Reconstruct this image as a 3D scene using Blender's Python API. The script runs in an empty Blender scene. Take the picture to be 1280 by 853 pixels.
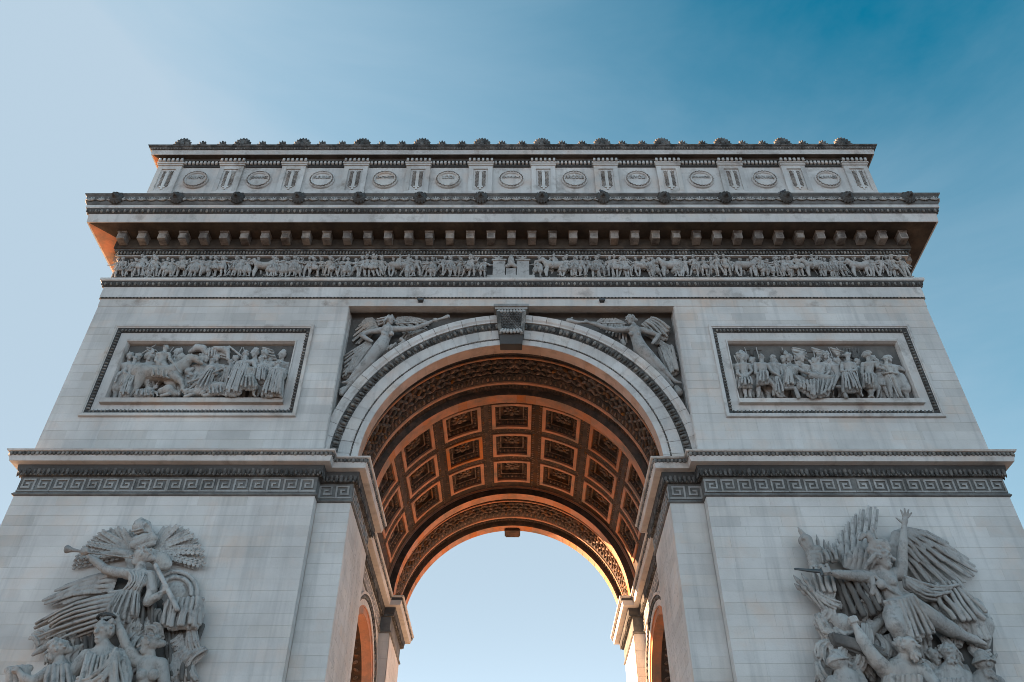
import bpy, bmesh, math, random
import numpy as np
PI = math.pi; R_ = math.radians
random.seed(7); rng = np.random.default_rng(7)
C = bpy.context.scene.collection
sc = bpy.context.scene

# ------------------------------------------------------------------ camera
FPX, PITCH, YAW, ROLL = 1046.327, 0.70962688, -0.00657164, -0.00448977
CAM = np.array([0.269137, -33.896784, 1.562485])
def _ray(a, b, w=1.0):
    c, s = math.cos(ROLL), math.sin(ROLL)
    x1, up = a*c + b*s, -a*s + b*c
    c, s = math.cos(PITCH), math.sin(PITCH)
    y1, z = w*c - up*s, w*s + up*c
    c, s = math.cos(YAW), math.sin(YAW)
    return np.array([x1*c + y1*s, -x1*s + y1*c, z])
def at(u, v, Y):
    """photo pixel -> (x, z) on the vertical plane y = Y"""
    r = _ray((u-640.0)/FPX, (426.5-v)/FPX)
    k = (Y - CAM[1])/r[1]
    return CAM[0]+k*r[0], CAM[2]+k*r[2]
from mathutils import Matrix, Vector
cd = bpy.data.cameras.new('camera'); cam = bpy.data.objects.new('camera', cd); C.objects.link(cam)
rt, upv, fw = _ray(1, 0, 0), _ray(0, 1, 0), _ray(0, 0, 1)
M = Matrix.Identity(4)
for i in range(3):
    M[i][0], M[i][1], M[i][2], M[i][3] = rt[i], upv[i], -fw[i], CAM[i]
cam.matrix_world = M
cd.sensor_width = 36; cd.sensor_fit = 'HORIZONTAL'; cd.lens = 36*FPX/1280
cd.clip_start = 0.1; cd.clip_end = 8000
sc.camera = cam

# ------------------------------------------------------------------ sky, sun, exposure
SUN = Vector((-1.80, 1.0, 0.62)).normalized()          # towards the sun: behind the arch, to the left
elev = math.asin(SUN.z); azim = math.atan2(SUN.x, SUN.y)
w = bpy.data.worlds.new('World'); sc.world = w; w.use_nodes = True
nt = w.node_tree; nt.nodes.clear()
sky = nt.nodes.new('ShaderNodeTexSky'); sky.sky_type = 'NISHITA'; sky.sun_disc = False
sky.sun_elevation = elev; sky.sun_rotation = azim
sky.altitude = 50; sky.air_density = 1.0; sky.dust_density = 0.3; sky.ozone_density = 3.0
bg = nt.nodes.new('ShaderNodeBackground'); bg.inputs[1].default_value = 0.09
out = nt.nodes.new('ShaderNodeOutputWorld')
def nd(t, **k):
    n = nt.nodes.new(t)
    for a_, b_ in k.items(): setattr(n, a_, b_)
    return n
def mth(op, a_, b_=None):
    n = nd('ShaderNodeMath', operation=op)
    for i, v in enumerate((a_, b_)):
        if v is None: continue
        if isinstance(v, (int, float)): n.inputs[i].default_value = v
        else: nt.links.new(v, n.inputs[i])
    return n.outputs[0]
gm = nd('ShaderNodeGamma'); gm.inputs[1].default_value = 1.25; nt.links.new(sky.outputs[0], gm.inputs[0])
tint = nd('ShaderNodeMix', data_type='RGBA', blend_type='MULTIPLY'); tint.inputs['Factor'].default_value = 1.0
nt.links.new(gm.outputs[0], tint.inputs['A']); tint.inputs['B'].default_value = (0.0, 0.39, 0.30, 1)
# thin milky haze: thickens towards the horizon all round and towards the sun, with faint cirrus
tc = nd('ShaderNodeTexCoord'); sx = nd('ShaderNodeSeparateXYZ'); nt.links.new(tc.outputs['Generated'], sx.inputs[0])
inv = mth('SUBTRACT', 1.0, mth('MAXIMUM', sx.outputs[2], 0.0))
dt = nd('ShaderNodeVectorMath', operation='DOT_PRODUCT'); dt.inputs[1].default_value = SUN; nt.links.new(tc.outputs['Generated'], dt.inputs[0])
sd = mth('POWER', mth('MULTIPLY', mth('ADD', dt.outputs['Value'], 1.0), 0.5), 4.0)
cn = nd('ShaderNodeTexNoise'); cn.inputs['Scale'].default_value = 1.7; cn.inputs['Detail'].default_value = 7; cn.inputs['Roughness'].default_value = 0.58; cn.inputs['Distortion'].default_value = 0.4
mp_ = nd('ShaderNodeMapping'); mp_.inputs['Scale'].default_value = (0.9, 1.3, 3.4); mp_.inputs['Rotation'].default_value = (0.2, 0.5, 0.3); nt.links.new(tc.outputs['Generated'], mp_.inputs[0]); nt.links.new(mp_.outputs[0], cn.inputs['Vector'])
ff = mth('ADD', mth('MULTIPLY', mth('POWER', inv, 1.5), 2.1), mth('MULTIPLY', sd, 1.75))
ff = mth('ADD', ff, mth('MULTIPLY', mth('SUBTRACT', cn.outputs['Fac'], 0.5), 0.62))
ff = mth('MINIMUM', mth('MAXIMUM', mth('SUBTRACT', ff, 0.25), 0.0), 1.0)
horizon_fill = mth('ADD', 1.0, mth('MULTIPLY', mth('POWER', inv, 8.0), 5.5))  # added horizon brightness, strongest below the view, to lift the shaded facade
hc = nd('ShaderNodeMix', data_type='RGBA', blend_type='MULTIPLY'); hc.inputs['Factor'].default_value = 1.0
hc.inputs['A'].default_value = (0.86, 1.11, 1.33, 1); nt.links.new(horizon_fill, hc.inputs['B'])
mx = nd('ShaderNodeMix', data_type='RGBA'); nt.links.new(ff, mx.inputs['Factor'])
nt.links.new(tint.outputs['Result'], mx.inputs['A']); nt.links.new(hc.outputs['Result'], mx.inputs['B'])
nt.links.new(mx.outputs['Result'], bg.inputs[0]); nt.links.new(bg.outputs[0], out.inputs[0])
sl = bpy.data.lights.new('sun', 'SUN'); sl.energy = 5.0; sl.angle = R_(0.5); sl.color = (1.0, 0.62, 0.36)
so = bpy.data.objects.new('sun', sl); C.objects.link(so); so.location = (-60, 40, 60)
so.rotation_euler = SUN.to_track_quat('Z', 'Y').to_euler()
sc.view_settings.view_transform = 'Standard'; sc.view_settings.look = 'None'
sc.view_settings.gamma = 1.0; sc.view_settings.use_curve_mapping = False
sc.view_settings.exposure = 2.68
sc.cycles.diffuse_bounces = 6; sc.cycles.max_bounces = 8
sc.render.film_transparent = False
sc.cycles.filter_width = 0.9

# ------------------------------------------------------------------ materials
def stone(name, base, blotch=0.35, pink=0.25, streak=0.3, tint=0.16, grime=None, gamt=0.0, gscale=0.8, bump=0.25, rough=0.9, bscale=9.0, folds=0.0):
    m = bpy.data.materials.new(name); m.use_nodes = True
    t = m.node_tree; N = t.nodes; Lk = t.links
    b = N['Principled BSDF']; b.inputs['Roughness'].default_value = rough
    b.inputs['Specular IOR Level'].default_value = 0.2
    geo = N.new('ShaderNodeNewGeometry'); oi = N.new('ShaderNodeObjectInfo')
    def noise(scale, detail=4, vec=None, rgh=0.55):
        n = N.new('ShaderNodeTexNoise'); n.inputs['Scale'].default_value = scale; n.inputs['Detail'].default_value = detail
        n.inputs['Roughness'].default_value = rgh
        Lk.new(vec or geo.outputs['Position'], n.inputs['Vector']); return n.outputs['Fac']
    def mp(fac, a, b_, c=0.0, d=1.0):
        r = N.new('ShaderNodeMapRange'); r.inputs[1].default_value = a; r.inputs[2].default_value = b_
        r.inputs[3].default_value = c; r.inputs[4].default_value = d; Lk.new(fac, r.inputs[0]); return r.outputs[0]
    def mix(fac, c1, c2):
        x = N.new('ShaderNodeMix'); x.data_type = 'RGBA'
        for s, c in ((x.inputs['A'], c1), (x.inputs['B'], c2)):
            if isinstance(c, tuple): s.default_value = (*c, 1)
            else: Lk.new(c, s)
        if isinstance(fac, float): x.inputs['Factor'].default_value = fac
        else: Lk.new(fac, x.inputs['Factor'])
        return x.outputs['Result']
    B = np.array(base)
    col = mix(mp(noise(0.33, 6), 0.36, 0.66), tuple(B*(1+0.10*blotch)), tuple(B*(1-0.50*blotch)))
    col = mix(mp(noise(0.55, 5, rgh=0.6), 0.52, 0.75, 0, pink), col, tuple(B*np.array((1.05, 0.84, 0.72))))
    # rain streaks running down the wall
    vm = N.new('ShaderNodeVectorMath'); vm.operation = 'MULTIPLY'; vm.inputs[1].default_value = (2.6, 2.6, 0.16)
    Lk.new(geo.outputs['Position'], vm.inputs[0])
    col = mix(mp(noise(1.0, 5, vm.outputs[0], 0.62), 0.50, 0.74, 0, streak), col, tuple(B*np.array((0.50, 0.52, 0.54))))
    col = mix(mp(noise(6.5, 6, rgh=0.7), 0.56, 0.72, 0, 0.30), col, tuple(B*0.72))
    if grime is not None:
        col = mix(mp(noise(gscale, 7, rgh=0.68), 0.5-gamt*0.35, 0.72-gamt*0.30), col, tuple(grime))
    # each block its own tone
    ad = N.new('ShaderNodeMath'); ad.operation = 'ADD'; Lk.new(geo.outputs['Random Per Island'], ad.inputs[0]); Lk.new(oi.outputs['Random'], ad.inputs[1])
    fr = N.new('ShaderNodeMath'); fr.operation = 'FRACT'; Lk.new(ad.outputs[0], fr.inputs[0])
    h = N.new('ShaderNodeHueSaturation'); Lk.new(col, h.inputs['Color'])
    pw = N.new('ShaderNodeMath'); pw.operation = 'POWER'; pw.inputs[1].default_value = 5.0; Lk.new(fr.outputs[0], pw.inputs[0])
    Lk.new(mp(pw.outputs[0], 0, 1, 1+min(.1,tint*0.4), 1-min(.38,tint*2.2)), h.inputs['Value'])
    f2 = N.new('ShaderNodeMath'); f2.operation = 'MULTIPLY'; f2.inputs[1].default_value = 7.31; Lk.new(fr.outputs[0], f2.inputs[0])
    f3 = N.new('ShaderNodeMath'); f3.operation = 'FRACT'; Lk.new(f2.outputs[0], f3.inputs[0])
    p3 = N.new('ShaderNodeMath'); p3.operation = 'POWER'; p3.inputs[1].default_value = 4.0; Lk.new(f3.outputs[0], p3.inputs[0])
    Lk.new(mp(p3.outputs[0], 0, 1, 1-min(.2,tint*2), 1+min(.4,tint*6)), h.inputs['Saturation'])
    Lk.new(h.outputs[0], b.inputs['Base Color'])
    bp = N.new('ShaderNodeBump'); bp.inputs['Strength'].default_value = bump; bp.inputs['Distance'].default_value = 0.03
    Lk.new(noise(bscale, 7, rgh=0.65), bp.inputs['Height']); Lk.new(bp.outputs[0], b.inputs['Normal'])
    if folds:      # chisel work: hair, feather and drapery lines running downwards
        v2 = N.new('ShaderNodeVectorMath'); v2.operation = 'MULTIPLY'; v2.inputs[1].default_value = (8.0, 8.0, 2.4)
        Lk.new(geo.outputs['Position'], v2.inputs[0])
        b2 = N.new('ShaderNodeBump'); b2.inputs['Strength'].default_value = folds; b2.inputs['Distance'].default_value = 0.14
        Lk.new(noise(1.0, 3, v2.outputs[0], 0.6), b2.inputs['Height']); Lk.new(bp.outputs[0], b2.inputs['Normal']); Lk.new(b2.outputs[0], b.inputs['Normal'])
    return m
LS = (0.61, 0.58, 0.548)
M_WALL = stone('limestone ashlar', LS, 0.40, 0.5, 0.42, 0.055)
M_TRIM = stone('limestone trim', (0.58, 0.55, 0.52), 0.40, 0.7, 0.45, 0.08, grime=(0.26, 0.225, 0.20), gamt=-0.12)
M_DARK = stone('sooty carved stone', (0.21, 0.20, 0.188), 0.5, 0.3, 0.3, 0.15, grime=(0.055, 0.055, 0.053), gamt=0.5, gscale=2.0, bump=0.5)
M_BLACK = stone('black crust and gap shade stone', (0.085, 0.083, 0.080), 0.5, 0.2, 0.2, 0.15, bump=0.5)
M_EGG = stone('rubbed carved stone', (0.34, 0.31, 0.275), 0.5, 0.3, 0.3, 0.35, grime=(0.09, 0.088, 0.083), gamt=0.45, gscale=2.5)
M_SCULPT = stone('weathered sculpted stone', (0.42, 0.40, 0.375), 0.6, 0.6, 0.5, 0.06, grime=(0.16, 0.158, 0.152), gamt=-0.05, gscale=3.0, bump=0.3, folds=0.55)
M_FIG = stone('pale carved figure stone', (0.42, 0.405, 0.385), 0.4, 0.4, 0.4, 0.08, grime=(0.17, 0.163, 0.152), gamt=0.0, gscale=3.0, bump=0.25, folds=0.3)
M_BACK = stone('shaded relief ground', (0.18, 0.165, 0.15), 0.6, 0.4, 0.5, 0.06, grime=(0.10, 0.095, 0.09), gamt=0.4, gscale=0.9, bump=0.4)  # dark colour paints shade into the gaps behind figures and groups
M_KEY = stone('meander stone', (0.36, 0.35, 0.335), 0.5, 0.25, 0.5, 0.12, grime=(0.2, 0.19, 0.175), gamt=0.15, gscale=1.2)
M_VPL = stone('vault plain stone', (0.55, 0.235, 0.125), 0.4, 0.3, 0.2, 0.035, grime=(0.22, 0.17, 0.13), gamt=0.15)  # orange of bounced sunlight put into the stone colour
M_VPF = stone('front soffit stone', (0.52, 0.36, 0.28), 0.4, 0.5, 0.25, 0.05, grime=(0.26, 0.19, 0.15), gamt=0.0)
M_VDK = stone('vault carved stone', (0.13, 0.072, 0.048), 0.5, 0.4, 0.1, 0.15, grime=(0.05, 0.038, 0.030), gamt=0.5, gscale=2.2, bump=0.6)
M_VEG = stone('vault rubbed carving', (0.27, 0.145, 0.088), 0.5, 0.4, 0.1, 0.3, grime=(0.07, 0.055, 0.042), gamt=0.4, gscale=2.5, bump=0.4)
M_PAVE = stone('granite paving', (0.40, 0.32, 0.26), 0.4, 0.3, 0.0, 0.1, bump=0.3)
M_ROAD = stone('asphalt', (0.10, 0.10, 0.105), 0.4, 0.1, 0.0, 0.1, bump=0.4)
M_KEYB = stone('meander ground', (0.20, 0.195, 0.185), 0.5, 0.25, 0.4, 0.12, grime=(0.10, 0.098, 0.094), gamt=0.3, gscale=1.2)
M_SOF = stone('shaded soffit stone', (0.13, 0.105, 0.085), 0.5, 0.4, 0.1, 0.12, grime=(0.06, 0.05, 0.042), gamt=0.4, bump=0.3)  # underside shade put into the soffit's own colour
M_MOD = stone('modillion stone', (0.36, 0.315, 0.275), 0.5, 0.4, 0.2, 0.2, grime=(0.12, 0.10, 0.088), gamt=0.3, gscale=1.5)
def flat(name, c, rough=0.6, metal=0.0):
    m = bpy.data.materials.new(name); m.use_nodes = True
    t = m.node_tree; b = t.nodes['Principled BSDF']
    n = t.nodes.new('ShaderNodeTexNoise'); n.inputs['Scale'].default_value = 25
    x = t.nodes.new('ShaderNodeMix'); x.data_type = 'RGBA'; x.inputs['A'].default_value = (*[k*0.7 for k in c], 1); x.inputs['B'].default_value = (*[min(1, k*1.3) for k in c], 1)
    t.links.new(n.outputs['Fac'], x.inputs['Factor']); t.links.new(x.outputs['Result'], b.inputs['Base Color'])
    b.inputs['Roughness'].default_value = rough; b.inputs['Metallic'].default_value = metal
    return m
M_LAMP = flat('grey painted metal', (0.10, 0.10, 0.10), 0.5, 0.3)
M_BIRD = flat('pigeon feathers', (0.05, 0.055, 0.065), 0.7)
M_SWORD = flat('dark bronze', (0.09, 0.095, 0.095), 0.5, 0.6)

# ------------------------------------------------------------------ mesh helpers
def meshdata(name, V, F, mat, smooth=False):
    me = bpy.data.meshes.new(name)
    V = np.asarray(V, dtype=np.float32)
    if isinstance(F, np.ndarray) and F.ndim == 2:
        k = F.shape[1]
        me.vertices.add(len(V)); me.vertices.foreach_set('co', V.ravel())
        me.loops.add(F.size); me.loops.foreach_set('vertex_index', F.ravel().astype(np.int32))
        me.polygons.add(len(F)); me.polygons.foreach_set('loop_start', np.arange(0, F.size, k, dtype=np.int32))
        me.polygons.foreach_set('loop_total', np.full(len(F), k, dtype=np.int32))
        me.update(calc_edges=True)
    else:
        me.from_pydata([tuple(map(float, v)) for v in V], [], [tuple(int(i) for i in f) for f in F])
    me.materials.append(mat)
    if smooth: me.polygons.foreach_set('use_smooth', np.ones(len(me.polygons), dtype=bool))
    me.update()
    return me
def link(name, me, parent=None, loc=None, rot=None, scale=None):
    o = bpy.data.objects.new(name, me); C.objects.link(o)
    if parent is not None: o.parent = parent
    if loc is not None: o.location = loc
    if rot is not None: o.rotation_euler = rot
    if scale is not None: o.scale = scale
    return o
def obj(name, V, F, mat, parent=None, smooth=False):
    return link(name, meshdata(name, V, F, mat, smooth), parent)
class MB:
    def __init__(s): s.V = []; s.F = []; s.n = 0
    def add(s, V, F):
        s.V.extend(V); s.F.extend([tuple(i+s.n for i in f) for f in F]); s.n += len(V)
    def box(s, x0, x1, y0, y1, z0, z1):
        s.add([(x0,y0,z0),(x1,y0,z0),(x1,y1,z0),(x0,y1,z0),(x0,y0,z1),(x1,y0,z1),(x1,y1,z1),(x0,y1,z1)],
              [(0,3,2,1),(4,5,6,7),(0,1,5,4),(1,2,6,5),(2,3,7,6),(3,0,4,7)])
    def prism_xz(s, poly, y0, y1):
        n = len(poly)
        s.add([(x,y0,z) for x,z in poly]+[(x,y1,z) for x,z in poly],
              [tuple(range(n)), tuple(range(2*n-1,n-1,-1))]+[(i,n+i,n+(i+1)%n,(i+1)%n) for i in range(n)])
    def prism_xy(s, poly, z0, z1):
        n = len(poly)
        s.add([(x,y,z0) for x,y in poly]+[(x,y,z1) for x,y in poly],
              [tuple(range(n-1,-1,-1)), tuple(range(n,2*n))]+[(i,(i+1)%n,n+(i+1)%n,n+i) for i in range(n)])
    def obj(s, name, mat, parent=None, smooth=False): return obj(name, s.V, s.F, mat, parent, smooth)
    def data(s, name, mat, smooth=False): return meshdata(name, s.V, s.F, mat, smooth)
def chamfer_box(c=0.02):
    """unit box, front (-y) face chamfered: spans x,z 0..1, y 0..1"""
    V = [(0,c,0),(1,c,0),(1,c,1),(0,c,1),(0,1,0),(1,1,0),(1,1,1),(0,1,1),(c,0,c),(1-c,0,c),(1-c,0,1-c),(c,0,1-c)]
    F = [(8,9,10,11),(0,1,9,8),(1,2,10,9),(2,3,11,10),(3,0,8,11),(0,4,5,1),(1,5,6,2),(2,6,7,3),(3,7,4,0),(4,7,6,5)]
    return V, F
def block_mesh(x0, x1, y0, y1, z0, z1, ch=0.0045):
    """ashlar block; front face at y0"""
    dx, dz = ch*.35, ch*.8
    V = [(x0,y0+ch,z0),(x1,y0+ch,z0),(x1,y0+ch,z1),(x0,y0+ch,z1),(x0,y1,z0),(x1,y1,z0),(x1,y1,z1),(x0,y1,z1),
         (x0+dx,y0,z0+dz),(x1-dx,y0,z0+dz),(x1-dx,y0,z1-dz),(x0+dx,y0,z1-dz)]
    return V, chamfer_box()[1]
def ico(nu=6, nv=4):
    V = [(0,0,1)]; F = []
    for j in range(1, nv):
        for i in range(nu):
            a, b = 2*PI*i/nu, PI*j/nv
            V.append((math.sin(b)*math.cos(a), math.sin(b)*math.sin(a), math.cos(b)))
    V.append((0,0,-1)); L = len(V)-1
    for i in range(nu):
        F.append((0, 1+i, 1+(i+1)%nu)); F.append((L, 1+(nv-2)*nu+(i+1)%nu, 1+(nv-2)*nu+i))
        for j in range(nv-2):
            a, b = 1+j*nu+i, 1+j*nu+(i+1)%nu
            F.append((a, a+nu, b+nu, b))
    return np.array(V), F
ICOV, ICOF = ico()
def tri(F):
    o = []
    for f in F:
        for i in range(1, len(f)-1): o.append((f[0], f[i], f[i+1]))
    return np.array(o)
def scatter(name, base, F, frames, mat, parent, smooth=True, jit=0.0):
    """joined copies of one small piece; frames: (origin, T, N, U)"""
    base = np.asarray(base, float); F = tri(F); n = len(base); VV = []; FF = []
    for k, (o, T, N, U) in enumerate(frames):
        s = 1 + jit*(random.random()-0.5)
        VV.append(np.asarray(o) + s*(base[:, :1]*np.asarray(T) + base[:, 1:2]*np.asarray(N) + base[:, 2:3]*np.asarray(U)))
        FF.append(F + n*k)
    if not VV: return None
    o = obj(name, np.concatenate(VV), np.concatenate(FF), mat, parent, smooth)
    o['kind'] = 'stuff'
    return o
def offset(poly, pr):
    out = []; n = len(poly)
    for i in range(n):
        (xa, ya), (x, y), (xb, yb) = poly[i-1], poly[i], poly[(i+1) % n]
        def nrm(p, q):
            dx, dy = q[0]-p[0], q[1]-p[1]; l = math.hypot(dx, dy); return (dy/l, -dx/l)
        n1, n2 = nrm((xa, ya), (x, y)), nrm((x, y), (xb, yb))
        if abs(n1[0]*n2[0]+n1[1]*n2[1]) > 0.9: out.append((x+pr*n1[0], y+pr*n1[1]))
        else: out.append((x+pr*(n1[0]+n2[0]), y+pr*(n1[1]+n2[1])))
    return out
def sweep(name, poly, prof, mat, parent, smooth=False, only=None):
    """moulding profile [(projection, z)...] run round a closed plan polygon (counter-clockwise)"""
    n = len(poly); V = []; F = []
    for pr, z in prof: V += [(x, y, z) for x, y in offset(poly, pr)]
    for j in range(len(prof)-1):
        for i in range(n):
            if only is not None and i not in only: continue
            a, b = j*n+i, j*n+(i+1) % n
            F.append((a, b, b+n, a+n))
    return obj(name, V, F, mat, parent, smooth)
def edge_frames(poly, pr, z, spacing, edges, tilt=0.0):
    P = offset(poly, pr); fr = []; n = len(P)
    for e in edges:
        a, b = np.array(P[e]), np.array(P[(e+1) % n]); d = b-a; l = np.linalg.norm(d); d = d/l
        k = max(1, int(round(l/spacing))); nr = np.array((d[1], -d[0]))
        for i in range(k):
            q = a + d*l*(i+0.5)/k
            fr.append(((q[0], q[1], z), (d[0], d[1], 0), (nr[0], nr[1], -tilt), (0, 0, 1)))
    return fr
def arc(r, a0, a1, n, cz): return [(r*math.cos(a0+(a1-a0)*i/n), cz+r*math.sin(a0+(a1-a0)*i/n)) for i in range(n+1)]
def ringsurf(name, prof, mat, parent, a0=0.0, a1=PI, n=96, cz=23.12, gaps=0, smooth=False, foot=None):
    """profile [(radius, y)...] turned about the arch's axis; gaps>0 cuts it into that many voussoirs"""
    V = []; F = []; m = len(prof)
    def strip(b0, b1, k):
        base = len(V)
        for i in range(k+1):
            a = b0+(b1-b0)*i/k
            for r, y in prof: V.append((r*math.cos(a), y, cz+r*math.sin(a)))
        for i in range(k):
            for j in range(m-1):
                q = base+i*m+j; F.append((q, q+1, q+1+m, q+m))
    if gaps:
        g = 0.010/prof[0][0]
        for i in range(gaps): strip(a0+(a1-a0)*i/gaps+g, a0+(a1-a0)*(i+1)/gaps-g, 3)
    else: strip(a0, a1, n)
    return obj(name, V, F, mat, parent, smooth)
def arc_frames(r, y, spacing, a0=0.0, a1=PI, cz=23.12, inward=True):
    k = int(round(r*(a1-a0)/spacing)); fr = []
    for i in range(k):
        a = a0+(a1-a0)*(i+0.5)/k; c, s = math.cos(a), math.sin(a)
        N = (-c, 0, -s) if inward else (c, 0, s)
        fr.append(((r*c, y, cz+r*s), (-s, 0, c), N, (0, 1, 0)))
    return fr
# ------------------------------------------------------------------ setting
W, YF, YB, XP, XI, XM = 22.52, -0.60, 21.25, 8.85, 7.31, 7.95
Y1, Y2, YK, CZ = 5.20, 15.45, 20.65, 23.12
YC = (YF+YB)/2
g = obj('ground', [(-3000,-3000,0),(3000,-3000,0),(3000,3000,0),(-3000,3000,0)], [(0,1,2,3)], M_ROAD); g['kind'] = 'structure'
mb = MB(); mb.prism_xy([(52*math.cos(2*PI*i/96), 42+52*math.sin(2*PI*i/96)) for i in range(96)], -0.2, 0.12); o = mb.obj('pavement', M_PAVE); o['kind'] = 'structure'  # unseen paving, set off-centre behind the arch to bounce warm light into the vault
root = bpy.data.objects.new('triumphal_arch', None); C.objects.link(root); root.empty_display_size = 5
root['label'] = 'monumental pale limestone triumphal arch with carved reliefs and coffered vault'
root['category'] = 'monument'

# ------------------------------------------------------------------ piers and their ashlar
PL = [(-W,YF),(-XP,YF),(-XP,0),(-XI,0),(-XI,Y1),(-XM,Y1),(-XM,Y2),(-XI,Y2),(-XI,YK),(-XP,YK),(-XP,YB),(-W,YB)]
PR = [(-x,y) for x,y in reversed(PL)]
ED = {-1: dict(front=0, ret=1, strip=2, inn=3, mid=5, bak=7, side=11), 1: dict(front=10, ret=9, strip=8, inn=7, mid=5, bak=3, side=11)}
ZI = 20.90; YA, YE = YC-4.22, YC+4.22; AZ = 15.45; AR = 4.22
INS = 0.035
piers = {}
for s in (-1, 1):
    mb = MB()
    def pl(pts): return pts if s < 0 else [(-x, y) for x, y in reversed(pts)]
    mb.prism_xy(offset(pl([(-W,YF),(-XP,YF),(-XP,0),(-XI,0),(-XI,Y1),(-XM,Y1),(-XM,YA),(-W,YA)]), -INS), 0, 22.9)
    mb.prism_xy(offset(pl([(-W,YE),(-XM,YE),(-XM,Y2),(-XI,Y2),(-XI,YK),(-XP,YK),(-XP,YB),(-W,YB)]), -INS), 0, 22.9)
    # the wall over the small side arch
    prof = [(YA-INS-.02, AZ-0.1)] + [(YC-AR*math.cos(PI*i/32), AZ+AR*math.sin(PI*i/32)) for i in range(33)] + [(YE+INS+.02, AZ-0.1), (YE+INS+.02, 22.9), (YA-INS-.02, 22.9)]
    n = len(prof); xa, xb = s*(XM-INS), s*(W-INS)
    mb.add([(xa,y,z) for y,z in prof]+[(xb,y,z) for y,z in prof],
           [tuple(range(n)), tuple(range(2*n-1,n-1,-1))]+[(i,n+i,n+(i+1)%n,(i+1)%n) for i in range(n)])
    mb.prism_xy(offset(PL if s < 0 else PR, 0.05)[:], 22.3, 22.86)
    piers[s] = mb.obj('pier', M_WALL, root)
    piers[s]['label'] = 'pale ashlar pier carrying the '+('trumpeting herald group' if s < 0 else 'sword bearing winged warrior group')
# socle
for s in (-1, 1):
    sweep('plinth', offset(PL if s < 0 else PR, 0.0), [(0.0,0.0),(0.55,0.0),(0.55,1.6),(0.45,1.75),(0.3,1.85),(0.3,3.2),(0.12,3.35),(0,3.4)], M_WALL, root)
CH = 0.4975
def courses(z0, z1, x0, x1, seed, lmin=1.15, lmax=2.35):
    r = random.Random(seed); n = max(1, int(round((z1-z0)/CH))); h = (z1-z0)/n; out = []
    for k in range(n):
        x = x0; first = True
        while x < x1-0.01:
            l = r.uniform(lmin, lmax)*(r.uniform(0.45, 0.8) if first and k % 2 else 1); first = False
            e = x+l
            if x1-e < 0.7: e = x1
            out.append((x, e, z0+k*h, z0+(k+1)*h)); x = e
    return out
GAP = 0.002
nblk = 0; rest = MB()
def slot(x0, x1, y0, y1, z0, z1, s, alone):
    global nblk
    j = random.uniform(-0.002, 0.002)
    V, F = block_mesh(x0+GAP*.5, x1-GAP*.5, y0+j, y1, z0+GAP, z1-GAP)
    if alone and nblk < 296:
        o = obj('stone_block', V, F, M_WALL, piers[s]); nblk += 1
    else: rest.add(V, F)
for s in (-1, 1):
    a, b = (-W, -XP) if s < 0 else (XP, W)
    for (x0, x1, z0, z1) in courses(ZI-18*CH, ZI, a, b, 11+s):
        hid = (z1 < 18.6 and 1.2 < abs(x1+x0)/2-13.2 < 5.6) if s < 0 else (z1 < 18.4 and 1.2 < abs(x1+x0)/2-12.6 < 6.4)
        slot(x0, x1, YF, YF+0.5, z0, z1, s, not hid)
    a, b = (-XP, -XI) if s < 0 else (XI, XP)
    for (x0, x1, z0, z1) in courses(ZI-18*CH, ZI, a, b, 31+s, 0.9, 1.9): slot(x0, x1, 0.0, 0.45, z0, z1, s, True)
    for (x0, x1, z0, z1) in courses(3.4, ZI-18*CH, a, b, 33+s, 0.9, 1.9): slot(x0, x1, 0.0, 0.45, z0, z1, s, False)
    a, b = (-W, -XP) if s < 0 else (XP, W)
    for (x0, x1, z0, z1) in courses(3.4, ZI-18*CH, a, b, 51+s): slot(x0, x1, YF, YF+0.5, z0, z1, s, False)
    # upper wall, round the framed relief
    px0, px1, pz0, pz1 = (-21.0, -10.55, 25.34, 31.15) if s < 0 else (10.55, 21.0, 25.34, 31.15)
    for (x0, x1, z0, z1) in courses(22.95, 32.65, a, b, 71+s):
        if z1 <= pz0+.2 or z0 >= pz1-.2 or x1 <= px0+.2 or x0 >= px1-.2: slot(x0, x1, YF, YF+0.5, z0, z1, s, False)
        else:
            if x0 < px0-0.05: slot(x0, px0, YF, YF+0.5, z0, z1, s, False)
            if x1 > px1+0.05: slot(px1, x1, YF, YF+0.5, z0, z1, s, False)
    # inner faces of the passage
    def inner(yA, yB, X, z0, z1, seed):
        for (y0, y1, za, zb) in courses(z0, z1, yA, yB, seed, 1.0, 2.0):
            V, F = block_mesh(y0+GAP, y1-GAP, 0, 0.3, za+GAP, zb-GAP)
            rest.add([(s*(X+v[1]), v[0], v[2]) for v in V], F)
    inner(0.452, Y1, XI, 3.4, ZI, 91+s); inner(Y2, YK, XI, 3.4, ZI, 95+s)
    inner(Y1, YA, XM, 3.4, ZI, 97+s); inner(YE, Y2, XM, 3.4, ZI, 99+s)
    def stepf(x0, x1, Y, seed):
        for (xa, xb, za, zb) in courses(3.4, ZI, x0, x1, seed): rest.add(*block_mesh(xa, xb, Y-0.003, Y+0.2, za+GAP, zb-GAP))
    stepf(*((-XM, -XI) if s < 0 else (XI, XM)), Y2, 3)
    # left and right flanks
    for (y0, y1, za, zb) in courses(3.4, 32.6, YF+0.502, YA, 101+s)+courses(3.4, 32.6, YE, YB, 103+s):
        V, F = block_mesh(y0+GAP, y1-GAP, 0, 0.3, za+GAP, zb-GAP)
        rest.add([(s*(W-v[1]), v[0], v[2]) for v in V], F)
r_ = rest.obj('ashlar_blocks', M_WALL, root); r_['kind'] = 'stuff'

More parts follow.
